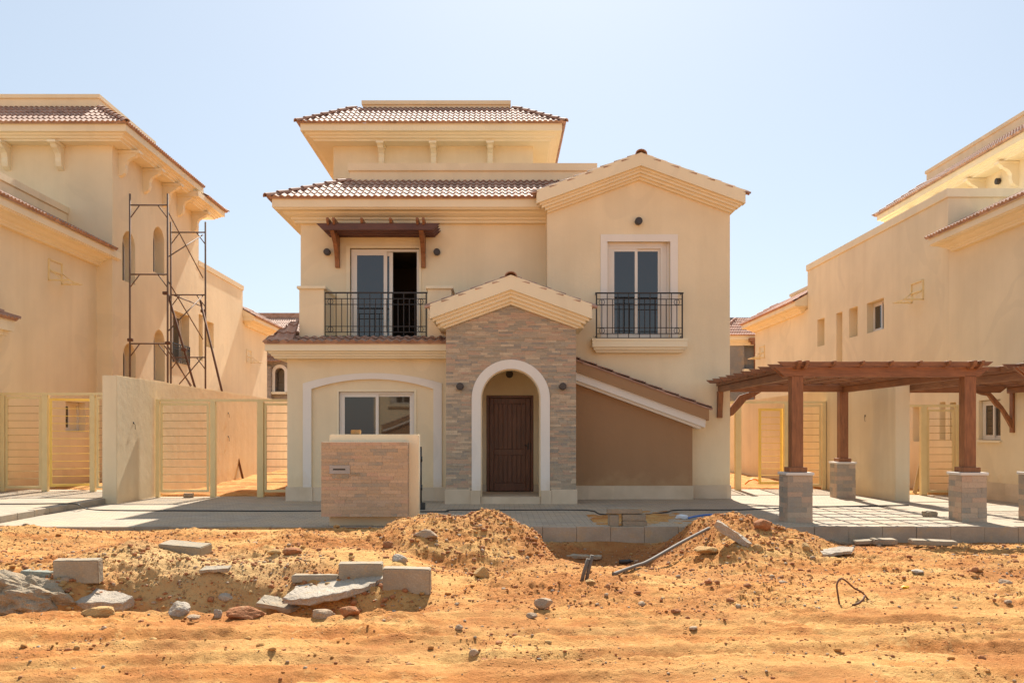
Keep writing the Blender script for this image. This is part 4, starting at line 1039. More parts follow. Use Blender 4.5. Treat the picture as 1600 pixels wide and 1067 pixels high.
# ============================================================ GROUND
def vnoise(x, y, seed):
    xi = np.floor(x).astype(np.int64); yi = np.floor(y).astype(np.int64); fx = x-xi; fy = y-yi
    fx = fx*fx*fx*(fx*(fx*6-15)+10); fy = fy*fy*fy*(fy*(fy*6-15)+10)
    def hs_(a, b):
        n = (a*374761393 + b*668265263 + seed*1442695041) & 0xffffffff
        n = ((n ^ (n >> 13))*1274126177) & 0xffffffff
        return ((n ^ (n >> 16)) & 0xffffff)/float(0xffffff)
    a = hs_(xi, yi); b = hs_(xi+1, yi); c = hs_(xi, yi+1); d = hs_(xi+1, yi+1)
    return (a*(1-fx)+b*fx)*(1-fy) + (c*(1-fx)+d*fx)*fy
def fbm(x, y, o, seed, gain=.5):
    s = 0; a = 1; t = 0
    for k in range(o):
        s = s + a*(vnoise(x, y, seed+k)-.5); t += a; a *= gain; x = x*2.03+17.1; y = y*2.03+9.2
    return s/t*2
def cone(X, Y, cx, cy, rx0, rx1, ry0, ry1, h, p=1.25):
    dx = X-cx; dy = Y-cy
    rx = np.where(dx < 0, rx0, rx1); ry = np.where(dy < 0, ry0, ry1)
    r = np.sqrt((dx/rx)**2+(dy/ry)**2)*(1+.30*fbm(X*1.1+cx*3, Y*1.1, 3, 171)) + .10*np.abs(fbm(X*3.2, Y*3.2, 3, 181))
    r = np.sqrt(r*r+.02)-.14
    return h*np.clip(1-r, 0, None)**p
def gh(X, Y):
    X = np.asarray(X, float); Y = np.asarray(Y, float)
    wob = fbm(X*.8, Y*.8, 3, 5)
    z = -.20 + .05*fbm(X*.45, Y*.6, 4, 11)
    z = z + .02*sst(11.5, 13.3, Y)*(1-sst(-.5, 1.2, X)) - .05*sst(13.9, 14.8, Y) - .03*sst(1.5, 3, X)*sst(13, 14.9, Y)
    # bank with a dug edge on the left
    we = (1-sst(-1.25, -.45, X+.15*wob))
    ye = 9.75 + .30*wob + .22*np.sin(X*1.7+.6)
    bank = .20*sst(ye-.15, ye+.55, Y) - .27*sst(ye-1.05, ye-.65, Y)*(1-sst(ye-.30, ye+.12, Y))
    z = z + we*bank
    z = z + we*.06*sst(10.6, 12.0, Y)*0
    z = z + (1-we)*.05*cone(X, Y, .4, 10.5, 2.2, 2.2, 1.2, 1.5, 1.0)
    # heaps
    z = z + cone(X, Y, -.12, 12.75, 1.55, 1.15, 1.5, 1.45, .68, 1.08)
    z = z + cone(X, Y, -.75, 12.3, 1.1, .8, 1.0, 1.3, .12)
    z = z + cone(X, Y, -2.75, 12.2, 1.2, 1.2, 1.1, 1.2, .15) + cone(X, Y, -4.6, 11.2, 1.3, 1.1, 1.0, 1.1, .22) + cone(X, Y, -1.9, 10.9, 1.0, 1.1, .8, .8, .16) + cone(X, Y, -7.2, 13.2, 1.5, 1.6, .8, .8, .20) + cone(X, Y, -3.4, 10.2, .9, .8, .7, .7, .14)
    z = z + cone(X, Y, 1.0, 11.6, 1.4, 1.2, .7, .7, .10) + cone(X, Y, 6.4, 11.4, 1.5, 1.8, .8, .9, .12)
    z = z + cone(X, Y, 3.55, 13.35, 1.75, 1.55, 1.9, 1.3, .60, 1.2)
    z = z + cone(X, Y, 4.6, 12.6, 1.2, 1.6, 1.1, 1.3, .14)
    z = z + cone(X, Y, -7.2, 10.6, 1.5, 1.75, 1.2, 1.2, .30)
    z = z + cone(X, Y, -5.0, 9.15, .9, 1.2, .6, .7, .12)
    z = z - cone(X, Y, 1.62, 13.45, 1.25, 1.45, 1.8, 1.25, .50, .8)
    z = z + .04*cone(X, Y, 6.5, 12.9, 1.4, 1.4, .8, .8, 1)
    # wheel-worn ruts along the street in front
    rw_ = 1-.8*sst(8.6, 9.8, Y)
    yy = Y + .35*fbm(X*.22, Y*.3, 3, 31)
    z = z + rw_*(.010*np.sin(yy*7.5) + .007*np.sin(yy*17+1.3))*(.4+1.2*np.clip(fbm(X*.6, Y*1.1, 2, 35)+.4, 0, 1))
    lumps = np.clip(fbm(X*1.0, Y*1.7, 4, 41)*1.5+.22, 0, 1)
    nk = 1-.75*sst(13.7, 14.8, Y)
    z = z + nk*(.035*fbm(X*2.2, Y*2.6, 4, 21) + (.05+lumps)*(.4+.6*sst(7.0, 9.2, Y))*.09*np.abs(fbm(X*5, Y*5.5, 4, 51, .6)) + (.25+lumps)*(.35+.65*sst(7.0, 9.2, Y))*.030*np.tanh(3.2*np.clip(np.abs(fbm(X*12, Y*13, 3, 61, .55))-.08, 0, 1)) + .010*np.abs(fbm(X*26, Y*27, 2, 67)) + .015*fbm(X*9, Y*11, 4, 71, .72))
    for y0, k, ph in ((7.05, .03, .3), (7.75, .02, 1.1), (8.6, -.02, 2.0), (6.3, .01, .9)):
        yl = y0 + k*X + .22*np.sin(X*.45+ph) + .16*fbm(X*.9, X*0+y0, 4, 95); d = Y-yl; am = .5+.5*np.clip(fbm(X*.5, X*0+y0*3, 2, 97)*2+.5, 0, 1)
        z = z + am*(-.035*np.exp(-(d/.10)**2) + .028*np.exp(-((d-.19)/.07)**2) + .024*np.exp(-((d+.19)/.07)**2)) + am*.008*np.sin(X*34+d*9)*np.exp(-(d/.12)**2)
    # hollow below the broken slab
    z = z - cone(X, Y, -1.85, 9.35, 1.1, .9, .45, .5, .16) - cone(X, Y, -4.2, 9.3, .9, .9, .4, .5, .10)
    # yards behind the gates lie a little above the paving, house plots below it
    yard = np.where(X < 0, sst(22.25, 22.5, Y), sst(25.25, 25.5, Y))
    zy = .03 + .05*fbm(X*.9, Y*.9, 4, 81) + .03*np.abs(fbm(X*4, Y*4, 3, 91)) + .12*sst(26, 34, Y)*(X < 0)
    zy = zy - .17*sst(9.4, 9.8, X)
    z = np.where(Y > YK+.05, -.45, z)
    z = np.where(yard > .5, zy, z)
    far = sst(60, 120, np.hypot(X, Y)); z = z*(1-far) - .3*far
    return z
def axis(fine0, fine1, step, lim, grow=1.12):
    a = list(np.arange(fine0, fine1, step)); s = step; x = a[-1]
    while x < lim: s *= grow; x += s; a.append(x)
    s = step; x = a[0]; b = []
    while x > -lim: s *= grow; x -= s; b.append(x)
    return np.array(b[::-1]+a)
xs = axis(-9.2, 9.2, .026, 400); ys = axis(5.2, 15.1, .026, 400, 1.09)
ys = np.unique(np.concatenate([ys, np.arange(15.1, 34, .16)]))
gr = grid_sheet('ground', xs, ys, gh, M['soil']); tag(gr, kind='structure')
def h1(x, y): return float(gh(np.array([x]), np.array([y]))[0])
DS = np.arange(5.6, 14.95, .02)
def on_ground(px, py):
    z = gh((px-VX)/F*DS, DS); yy = VY-(z-H)/DS*F
    k = np.where(yy <= py)[0]; D = float(DS[k[0]]) if len(k) else 14.9
    return GX(px, D), D, h1(GX(px, D), D)

# ---------- rocks and rubble
def rock_mesh(seed, sub=3, planes=16, rough=.05):
    rg = random.Random(seed); bm = bmesh.new(); bmesh.ops.create_icosphere(bm, subdivisions=sub, radius=1)
    pl = []
    for _ in range(planes):
        n = Vector((rg.gauss(0, 1), rg.gauss(0, 1), rg.gauss(0, 1))).normalized(); pl.append((n, rg.uniform(.62, .95)))
    for v in bm.verts:
        d = v.co.normalized(); r = 1.0
        for n, k in pl:
            c = n.dot(d)
            if c > .05: r = min(r, k/c)
        nz = mnoise.fractal(d*2.5+Vector((seed*3.1, 0, 0)), 1, 2, 4)
        v.co = d*(r*(1+rough*nz))
    vs = [tuple(v.co) for v in bm.verts]; fs = [[v.index for v in f.verts] for f in bm.faces]; bm.free()
    return vs, fs
def rock(name, px, py, w, hgt, d, mat, label, cat='rock', seed=None, rot=None, sink=.33, planes=14, rough=.06, sub=3, tilt=0):
    seed = seed if seed is not None else int(px*7+py)
    vs, fs = rock_mesh(seed, sub, planes, rough)
    x, y, z = on_ground(px, py); s = y/F
    W, Hh, Dd = w*s/2, hgt*s/2, d*s/2
    mt = Matrix.Rotation(R(rot or 0), 4, 'Z') @ Matrix.Rotation(R(tilt), 4, 'Y') @ Matrix.Diagonal((W, Dd, Hh, 1))
    mb = MB(); mb.add([tuple(mt @ Vector(v)) for v in vs], fs)
    o = mb.build(name, mat, None); 
    o.location = (x, y+Dd*.8, z + Hh*(1-2*sink))
    return tag(o, label, cat)
def block(name, px, py, w, hgt, d, mat, label, cat, rot=(0, 0, 0), sink=.035, rough=.004, loc=None):
    """weathered concrete block; w, h, d in metres"""
    bm = bmesh.new(); bmesh.ops.create_cube(bm, size=1)
    bmesh.ops.scale(bm, vec=(w, d, hgt), verts=bm.verts)
    bmesh.ops.bevel(bm, geom=bm.edges[:], offset=.010, segments=2, affect='EDGES')
    bmesh.ops.subdivide_edges(bm, edges=[e for e in bm.edges if e.calc_length() > .06], cuts=9, use_grid_fill=True)
    sd = px*.37+py
    for v in bm.verts:
        n = mnoise.noise_vector(v.co*9+Vector((sd, 0, 0))); n2 = mnoise.noise_vector(v.co*40+Vector((sd, 5, 0)))
        v.co += n*rough + n2*rough*.5
        v.co.z += hgt*.5
    me = bpy.data.meshes.new(name); bm.to_mesh(me); bm.free(); me.materials.append(mat)
    for p in me.polygons: p.use_smooth = False
    o = bpy.data.objects.new(name, me); COL.objects.link(o)
    if loc is None:
        x, y, z = on_ground(px, py); loc = (x, y+d*.5, z-sink)
    o.location = loc; o.rotation_euler = [R(a) for a in rot]
    return tag(o, label, cat)
def broken_slab(name, px, py, outline, thick, mat, label, cat, rot=(0, 0, 0), lift=0.0, loc=None):
    """slab with a ragged outline (metres, local x/y)"""
    pts = []
    for i in range(len(outline)):
        a = Vector(outline[i]); b = Vector(outline[(i+1) % len(outline)]); n = max(2, int((b-a).length/.05))
        for k in range(n):
            q = a.lerp(b, k/n); o_ = mnoise.noise(Vector((q.x*9, q.y*9, px*.1)))*.022
            nn = Vector((b.y-a.y, a.x-b.x)).normalized(); pts.append(q+nn*o_)
    m = len(pts); bm = bmesh.new()
    lay = []
    for (zz, k) in ((0, .93), (.25, 1.0), (.6, .985), (.92, 1.0), (1.0, .97)):
        c = Vector((sum(p.x for p in pts)/m, sum(p.y for p in pts)/m))
        lay.append([bm.verts.new((c.x+(p.x-c.x)*(k+.02*mnoise.noise(Vector((p.x*30, p.y*30, zz*9)))), c.y+(p.y-c.y)*k, zz*thick+.25*thick*mnoise.noise(Vector((p.x*5, p.y*5, zz*2+px))))) for p in pts])
    for a, b in zip(lay, lay[1:]):
        for i in range(m): bm.faces.new((a[i], a[(i+1) % m], b[(i+1) % m], b[i]))
    bm.faces.new(lay[0][::-1]); bm.faces.new(lay[-1])
    bmesh.ops.triangulate(bm, faces=[f for f in bm.faces if len(f.verts) > 4])
    big = [e for e in bm.edges if e.calc_length() > .12]
    bmesh.ops.subdivide_edges(bm, edges=big, cuts=3, use_grid_fill=True)
    for v in bm.verts: v.co += mnoise.noise_vector(v.co*24)*.010 + mnoise.noise_vector(v.co*60)*.006
    bmesh.ops.recalc_face_normals(bm, faces=bm.faces)
    me = bpy.data.meshes.new(name); bm.to_mesh(me); bm.free(); me.materials.append(mat)
    o = bpy.data.objects.new(name, me); COL.objects.link(o)
    if loc is None:
        x, y, z = on_ground(px, py); loc = (x, y, z+lift)
    o.location = loc; o.rotation_euler = [R(a) for a in rot]
    return tag(o, label, cat)

# concrete blocks and slabs, left to right
block('kerb_block', 118, 909, .49, .26, .14, M['conc'], 'grey kerb block standing upright above the rubble heap at the left', 'kerb block', (3, 0, 3))
block('kerb_block', 56, 903, .36, .10, .22, M['conc_green'], 'greenish grey block lying half buried left of the upright block', 'kerb block', (0, 2, -6))
block('kerb_block', 283, 864, .60, .12, .28, M['conc'], 'loose kerb block lying flat and tilted near the left pavement edge', 'kerb block', (5, 3, -12), .015)
block('kerb_block', 563, 906, .50, .21, .13, M['conc'], 'left one of the two kerb blocks placed end to end above the broken slab', 'kerb block', (4, 0, 1))
block('kerb_block', 635, 923, .53, .29, .13, M['conc'], 'right and taller one of the two kerb blocks placed end to end', 'kerb block', (5, 1, -2))
block('kerb_block', 492, 907, .54, .085, .16, M['conc'], 'long thin concrete strip lying left of the paired kerb blocks', 'kerb block', (0, -1, -3))
broken_slab('broken_concrete_slab', 530, 948, [(-.62, -.05), (-.30, -.17), (.10, -.10), (.33, .02), (.50, .22), (.52, .46), (-.1, .42), (-.5, .30)], .09, M['conc_pale'], 'broken concrete slab jutting over a dug hollow beneath the paired kerb blocks', 'slab', (11, -7, 2), .09)
broken_slab('broken_concrete_slab', 153, 952, [(-.36, -.08), (.0, -.12), (.32, -.06), (.36, .10), (.1, .22), (-.3, .2)], .10, M['conc_pale'], 'rough pebbly concrete slab with a dark gap below, in front of the upright block', 'slab', (14, 4, -4), .02)
rock('rubble_heap', 30, 958, 190, 95, 120, M['heap'], 'large grey lump of hardened mortar rubble at the left edge', 'rubble', 5, 12, .42, 16, .34, 5, 14)
rock('concrete_chunk', 277, 962, 44, 34, 36, M['conc_pale'], 'pale concrete chunk resting in the dug hollow right of the grey heap', 'rubble', tilt=-18)
rock('concrete_chunk', 352, 944, 30, 20, 30, M['conc_pale'], 'small pale concrete chunk on the sandy bank above an orange rock', 'rubble', tilt=12)
rock('rock', 148, 964, 58, 24, 40, M['rock_ochre'], 'ochre rock lying under the rough pebbly slab at the left', seed=9)
rock('rock', 378, 968, 74, 26, 46, M['rock_red'], 'long orange rock low in the hollow left of the broken slab', seed=12)
rock('rock', 546, 962, 38, 20, 30, M['rock_red'], 'orange rock wedged beneath the broken slab', seed=15)
rock('rock', 500, 968, 40, 22, 30, M['rock_tan'], 'brownish rock half buried under the left end of the broken slab', seed=16)
rock('rock', 300, 970, 26, 9, 22, M['rock_tan'], 'small flat pale stone below the concrete chunk in the hollow', seed=17, sink=.1)
rock('rock', 338, 966, 14, 22, 16, M['conc_pale'], 'small upright grey stone left of the long orange rock', seed=18)
rock('rock', 426, 866, 22, 12, 18, M['rock_ochre'], 'ochre stone left of a redder clod, on the sand below the kerb', seed=21)
rock('rock', 455, 868, 30, 18, 22, M['rock_red'], 'red brown clod on the sand left of the letterbox wall', seed=22)
rock('rock', 606, 856, 20, 15, 16, M['rock_red'], 'cube-like red brown stone just below the letterbox wall', seed=23, planes=8)
rock('concrete_chunk', 622, 878, 30, 16, 22, M['conc_pale'], 'small grey rubble chunk behind the paired kerb blocks', 'rubble', seed=24, tilt=15)
rock('rock', 752, 903, 26, 25, 24, M['rock_ochre'], 'round ochre stone low on the front of the big sand heap', seed=25)
rock('rock', 850, 953, 31, 22, 26, M['rock_tan'], 'reddish boulder on the open sand in front of the heaps', seed=26, planes=10, sink=.1)
rock('rock', 831, 966, 18, 10, 14, M['rock_tan'], 'small smooth stone just left of and below the reddish boulder', seed=27, sink=.15, planes=6)
rock('rock', 740, 1026, 16, 13, 14, M['rock_tan'], 'smooth grey brown pebble on the foreground track', seed=28, sink=.15, planes=6)
rock('rock', 717, 986, 13, 10, 11, M['rock_tan'], 'smooth brown pebble on the slope above the foreground track', seed=29, sink=.15, planes=6)
rock('rock', 1194, 831, 28, 24, 26, M['rock_red'], 'dark red boulder at the pavement edge left of the pergola pier', seed=30, sink=.1, planes=10)
rock('rock', 1106, 869, 38, 17, 30, M['rock_ochre'], 'flat ochre stone on the front slope of the right heap', seed=31, sink=.1)
rock('rock', 1261, 860, 19, 17, 18, M['rock_ochre'], 'ochre stone right of the right sand heap', seed=32)
rock('rock', 1187, 861, 20, 17, 18, M['rock_ochre'], 'ochre stone beside the lower end of the pale concrete strip', seed=33)
rock('rock', 922, 912, 18, 9, 12, M['rock_ochre'], 'small yellow ochre stone beside the two cut pipe stubs', seed=34)
rock('rock', 1058+50, 932-20, 14, 10, 12, M['rock_red'], 'small red clod in the sand below the flat ochre stone', seed=35)
rock('rock', 1142, 940, 14, 10, 12, M['rock_red'], 'small red brown clod on the right half of the open sand', seed=36)
rock('rock', 1527, 896, 13, 13, 12, M['rock_red'], 'red brown clod near the right frame edge', seed=37)
rock('rock', 1575, 912, 22, 11, 16, M['rock_tan'], 'brown stone at the right edge, in front of the red brown clod', seed=38)
rock('rock', 1578, 944, 12, 8, 12, M['rock_tan'], 'small grey brown pebble at the right edge below the brown stone', seed=39, planes=6)
rock('rock', 1436, 898, 20, 9, 16, M['conc_pale'], 'flat pale chip of concrete above the yellow wrapper', seed=40, sink=.1)
rock('rock', 1057, 970-12, 17, 9, 14, M['rock_red'], 'flat reddish clod near the middle of the trampled sand', seed=41)
rock('concrete_chunk', 664, 842, 42, 20, 30, M['rock_tan'], 'tan broken lump at the kerb right of the letterbox wall', 'rubble', seed=42)
broken_slab('concrete_chunk', 1140, 850, [(-.27, -.05), (.26, -.08), (.30, .04), (.1, .09), (-.24, .07)], .10, M['conc_pale'], 'pale pebbly concrete strip sloping down the right heap', 'rubble', (10, 34, -8), .10)
broken_slab('paving_slab', 1308, 868, [(-.26, -.1), (.16, -.12), (.27, .02), (.1, .13), (-.2, .1)], .05, M['conc_pale'], 'whitish broken slab lying on the sand before the right kerb', 'slab', (9, -6, 8), .03)
block('paving_slab', 1352, 853, .30, .06, .20, M['conc'], 'left of the two grey slabs laid against the right kerb, half under its neighbour', 'slab', (3, -3, 0), -.03)
block('paving_slab', 1385, 853, .38, .09, .22, M['conc'], 'thicker grey slab right of its half hidden neighbour at the right kerb', 'slab', (2, 1, -2), -.02)
block('paving_slab', 1462, 854, .70, .075, .20, M['conc'], 'long grey slab lying alone before the right kerb', 'slab', (3, 2, -3), -.02)
block('paving_slab', 1318, 846, .36, .05, .2, M['conc'], 'grey slab sunk in sand by the kerb behind the whitish broken slab', 'slab', (0, 9, 6), .0)

broken_slab('broken_concrete_slab', 440, 948, [(-.28, -.06), (.1, -.12), (.27, .0), (.22, .16), (-.2, .14)], .06, M['conc'], 'small grey slab fragment half buried left of the big broken slab', 'slab', (16, 9, 12), -.01)
broken_slab('broken_concrete_slab', 336, 896, [(-.17, -.04), (.16, -.06), (.18, .06), (-.12, .1)], .04, M['conc'], 'thin grey slab fragment sticking out of the sandy bank', 'slab', (12, -4, 4), .01)
broken_slab('broken_concrete_slab', 912, 873, [(-.30, -.05), (.26, -.07), (.30, .06), (-.2, .09)], .05, M['conc'], 'thin dusty slab lying on the floor of the trench', 'slab', (5, 2, 2), .0)
# stack of pavers on the pavement
def pz(px, py): D = F*H/(py-VY); return GX(px, D), D
x, y = pz(978, 823)
k = 0
for (dx, dz, w, h_, lb) in ((-.20, 0, .16, .20, 'upright grey block under the left end of the small slab stack'), (.16, 0, .42, .10, 'lowest wide block of the small slab stack on the pavement'), (.15, .102, .40, .11, 'middle block of the small slab stack on the pavement'), (-.01, .225, .60, .085, 'topmost grey slab of the small stack before the brown wall')):
    block('paving_block', 10+k, 30, w, h_, .22, M['conc'], lb, 'paving block', (0, 0, random.uniform(-4, 4)), loc=(x+dx, y+.12, dz)); k += 1
x, y = pz(1453, 807); block('stone_block', 3, 9, .24, .10, .16, M['conc'], 'small rough stone lying on the pavement under the pergola', 'stone', (0, 0, 20), loc=(x, y, 0), rough=.02)
x, y = pz(300, 776); block('stone_block', 4, 9, .22, .11, .16, M['rock_tan'], 'small tan block wedged under the slatted gate left of the house', 'stone', (0, 0, 2), loc=(x, 22.0, 0), rough=.008)
# sand spilled over the pavement
vsp = []; 
xs_ = np.linspace(1.7, 3.6, 40); ys_ = np.linspace(15.2, 18.2, 50)
def spill(X, Y):
    r = np.sqrt(((X-2.6)/.85)**2+((Y-16.7)/1.35)**2) + .35*fbm(X*2, Y*2, 3, 7)
    return np.where(True, .006+.030*np.clip(.85-r, -.9, 1) + .022*fbm(X*5, Y*5, 4, 9), 0)
o = grid_sheet('sand_spill', xs_, ys_, spill, M['soil']); tag(o, kind='structure')
# black cable and hoses
def cable(name, pts, r, mat, label, cat='cable'):
    P_ = []
    V = [Vector(p) for p in pts]
    for i in range(len(V)-1):
        p0, p1, p2, p3 = V[max(i-1, 0)], V[i], V[i+1], V[min(i+2, len(V)-1)]
        for k in range(8):
            t = k/8; P_.append(.5*((2*p1)+(p2-p0)*t+(2*p0-5*p1+4*p2-p3)*t*t+(3*p1-p0-3*p2+p3)*t**3))
    P_.append(V[-1]); c = P_[0].copy()
    o = MB().tube([p-c for p in P_], r, 8).build(name, mat, None); o.location = c
    return tag(o, label, cat)
def on_pave(px, py, z=0.015):
    D = F*(H-z)/(py-VY); return (GX(px, D), D, z)
pts = [on_pave(-60, 787, .14), on_pave(40, 787, .14), on_pave(112, 786.5, .145), on_pave(124, 789, .13), on_pave(135, 794.5, .02), on_pave(170, 797), on_pave(300, 797.5), on_pave(420, 798), on_pave(560, 798), on_pave(690, 799), on_pave(705, 796.5), on_pave(800, 796.5), on_pave(915, 797), on_pave(940, 803), on_pave(990, 805), on_pave(1040, 800), on_pave(1060, 796.5), on_pave(1160, 796), on_pave(1260, 792), on_pave(1420, 789)]
cable('electric_cable', pts, .013, M['black'], 'long thin black cable running along the whole pavement before the house')
cable('water_hose', [on_pave(1076, 809, .03), on_pave(1090, 806, .05), on_pave(1110, 804, .06), on_pave(1134, 806, .03)], .018, M['blue'], 'short blue hose lying on the shaded pavement beside a white plastic bag', 'hose')
cable('water_hose', [(GX(1164, 25.7), 25.7, .12), (GX(1172, 25.7), 25.7, .24), (GX(1180, 25.7), 25.7, .26), (GX(1186, 25.8), 25.8, .2)], .025, M['orange'], 'orange hose on the lit sand beyond the gate right of the house', 'hose')
vs, fs = rock_mesh(77, 3, 5, .35); x, y, z = on_pave(1066, 811, 0)
o = MB().add([(v[0]*.13, v[1]*.10, v[2]*.045) for v in vs], fs, 0, True).build('plastic_bag', M['bag'], None); o.location = (x, y+.05, .04); tag(o, 'crumpled white plastic bag on the shaded pavement before the brown wall', 'plastic bag')

# long grey pipe in the trench
A = Vector(on_ground(958, 899)); B = Vector(on_ground(1108, 834)); A.z += .015; B.z += .06
mid = A.lerp(B, .33); mid.z = h1(mid.x, mid.y)+.08
dv = (B-A).normalized()
cable('drain_pipe', [A, A.lerp(mid, .6), mid, mid.lerp(B, .5)+Vector((0, 0, .01)), B], .024, M['pipe'], 'long dusty grey pipe leaning from the trench up the right sand heap', 'pipe')
x, y, z = on_ground(906, 907)
for k, (dx, tx, hh, lb) in enumerate(((0, .10, .26, 'left one of two short cut pipe stubs sticking out of the sand'), (.06, .09, .30, 'right one of two short cut pipe stubs, a little taller'))):
    o = MB().tube([(0, 0, -.1), (tx*.5, 0, hh*.4), (tx, 0, hh)], .022, 10).build('pipe_stub', M['pipe'], None); o.location = (x+dx, y+.02*k, z); tag(o, lb, 'pipe')
x, y, z = on_ground(977, 882)
mb = MB(); mb.tube([(-.10, 0, .035), (.06, .01, .045), (.085, .012, .046)], .034, 12, 0); mb.tube([(.08, .012, .046), (.13, .015, .048)], .013, 10)
o = mb.build('bottle', M['black'], None); o.location = (x, y, z); tag(o, 'black bottle lying on its side at the bottom of the trench', 'bottle')
# bent rebar loop
A = on_ground(1314, 944); s = A[1]/F
pts = [(1314, 944), (1311, 930), (1311, 916), (1316, 908), (1323, 907), (1333, 913), (1345, 923), (1360, 931), (1372, 934)]
P3 = [Vector((GX(a, A[1])-A[0], .25*i*.12, (A[1]*0+(944-b)*s))) for i, (a, b) in enumerate(pts)]
P3[0].z -= .1
P3[-1].z = h1(A[0]+P3[-1].x, A[1]+P3[-1].y)-A[2]-.01
c = cable('steel_bar', P3, .010, M['steel_rust'], 'bent rusty steel bar looping out of the sand at the right', 'steel bar'); c.location = Vector(c.location)+Vector(A)
x, y, z = on_ground(1332, 946)
o = MB().tube([(0, 0, .005), (.07, .02, .02), (.13, .05, .05), (.16, .08, .09)], .012, 6).build('steel_bar', M['steel_rust'], None); o.location = (x, y, z); tag(o, 'short piece of rusty bar lying at the foot of the looped one', 'steel bar')
vs, fs = rock_mesh(99, 2, 6, .5); x, y, z = on_ground(1415, 920)
o = MB().add([(v[0]*.05, v[1]*.035, v[2]*.022) for v in vs], fs).build('wrapper', M['wrapper'], None); o.location = (x, y, z+.02); tag(o, 'small bright yellow wrapper on the sand at the right', 'wrapper')

# ---------- letterbox wall on the kerb
ms = empty('letterbox_wall', (GX(575, 15.3), 15.3, 0), 'low cream wall with a stone-clad box and a letter slot, standing at the kerb', 'letterbox wall')
a, b_ = GX(515, 15.25), GX(654.5, 15.25)
MB().box(a, b_, 15.22, 15.50, -.02, GZ(678.5, 15.22)).build('wall', M['stucco_light'], ms, bevel=.012, segs=2)
Dm = 14.985; c, d = GX(502, Dm), GX(637, Dm)
cb = MB().box(c, d, Dm, 15.219, GZ(807, Dm), GZ(690.5, Dm)).build('clad_box', M['clad_warm'], ms, bevel=.006)
sm1 = MB(); strips(sm1, c-.0, d+.0, GZ(807, Dm), GZ(690.5, Dm), lambda u, k: (u, Dm-k), .058, .24, .009, 8)
sm1.build('stone_strips', M['strip_warm'], cb)
sl_ = MB(); e0, e1 = GX(515, Dm), GX(547, Dm); s0, s1 = GZ(740, Dm), GZ(726.5, Dm)
sa, sb, sz0_, sz1_ = GX(520.5, Dm), GX(540, Dm), GZ(734.3, Dm), GZ(731.8, Dm)
sl_.box(e0, e1, Dm-0.022, Dm+.01, s0, sz0_); sl_.box(e0, e1, Dm-0.022, Dm+.01, sz1_, s1); sl_.box(e0, sa, Dm-0.022, Dm+.01, sz0_+.0005, sz1_-.0005); sl_.box(sb, e1, Dm-0.022, Dm+.01, sz0_+.0005, sz1_-.0005)
lt = sl_.build('letter_slot', M['grey_metal'], ms); MB().box(sa, sb, Dm-0.013, Dm+.01, sz0_, sz1_).build('slot_opening', M['black'], lt)
mb = MB(); mb.box(GX(519, Dm), GX(545, Dm), Dm-0.016, Dm+.004, GZ(747.5, Dm), GZ(741, Dm)); mb.box(GX(519.5, Dm), GX(545, Dm), Dm-0.016, Dm+.004, GZ(726, Dm), GZ(723, Dm)); mb.box(GX(548, Dm), GX(562, Dm), Dm-0.015, Dm+.004, GZ(742, Dm), GZ(738, Dm))
mb.build('mortar_patch', M['conc'], ms)
o = block('paving_block', 1, 2, .17, .08, .14, M['rock_ochre'], 'small orange tan block lying on top of the letterbox wall', 'paving block', (0, 0, 6), loc=(GX(556, 15.36), 15.36, GZ(678.5, 15.22)), rough=.004)
mb = MB(); xx = GX(657.5, 18.6); mb.tube([(xx, 18.6, 0.0), (xx, 18.6, 1.32)], .022, 8); mb.tube([(xx, 18.6, .40), (xx+.0, 18.6, .52)], .034, 8); mb.tube([(xx, 18.6, 1.0), (xx, 18.6, 1.12)], .034, 8); mb.box(xx-.09, xx+.09, 18.52, 18.68, .0, .14)
o = mb.build('standpipe', M['black'], None); tag(o, 'thin dark upright pipe on a block behind the letterbox wall', 'pipe')
vsx = o.data; 
for v in vsx.vertices: v.co -= Vector((xx, 18.6, 0))
o.location = (xx, 18.6, 0)

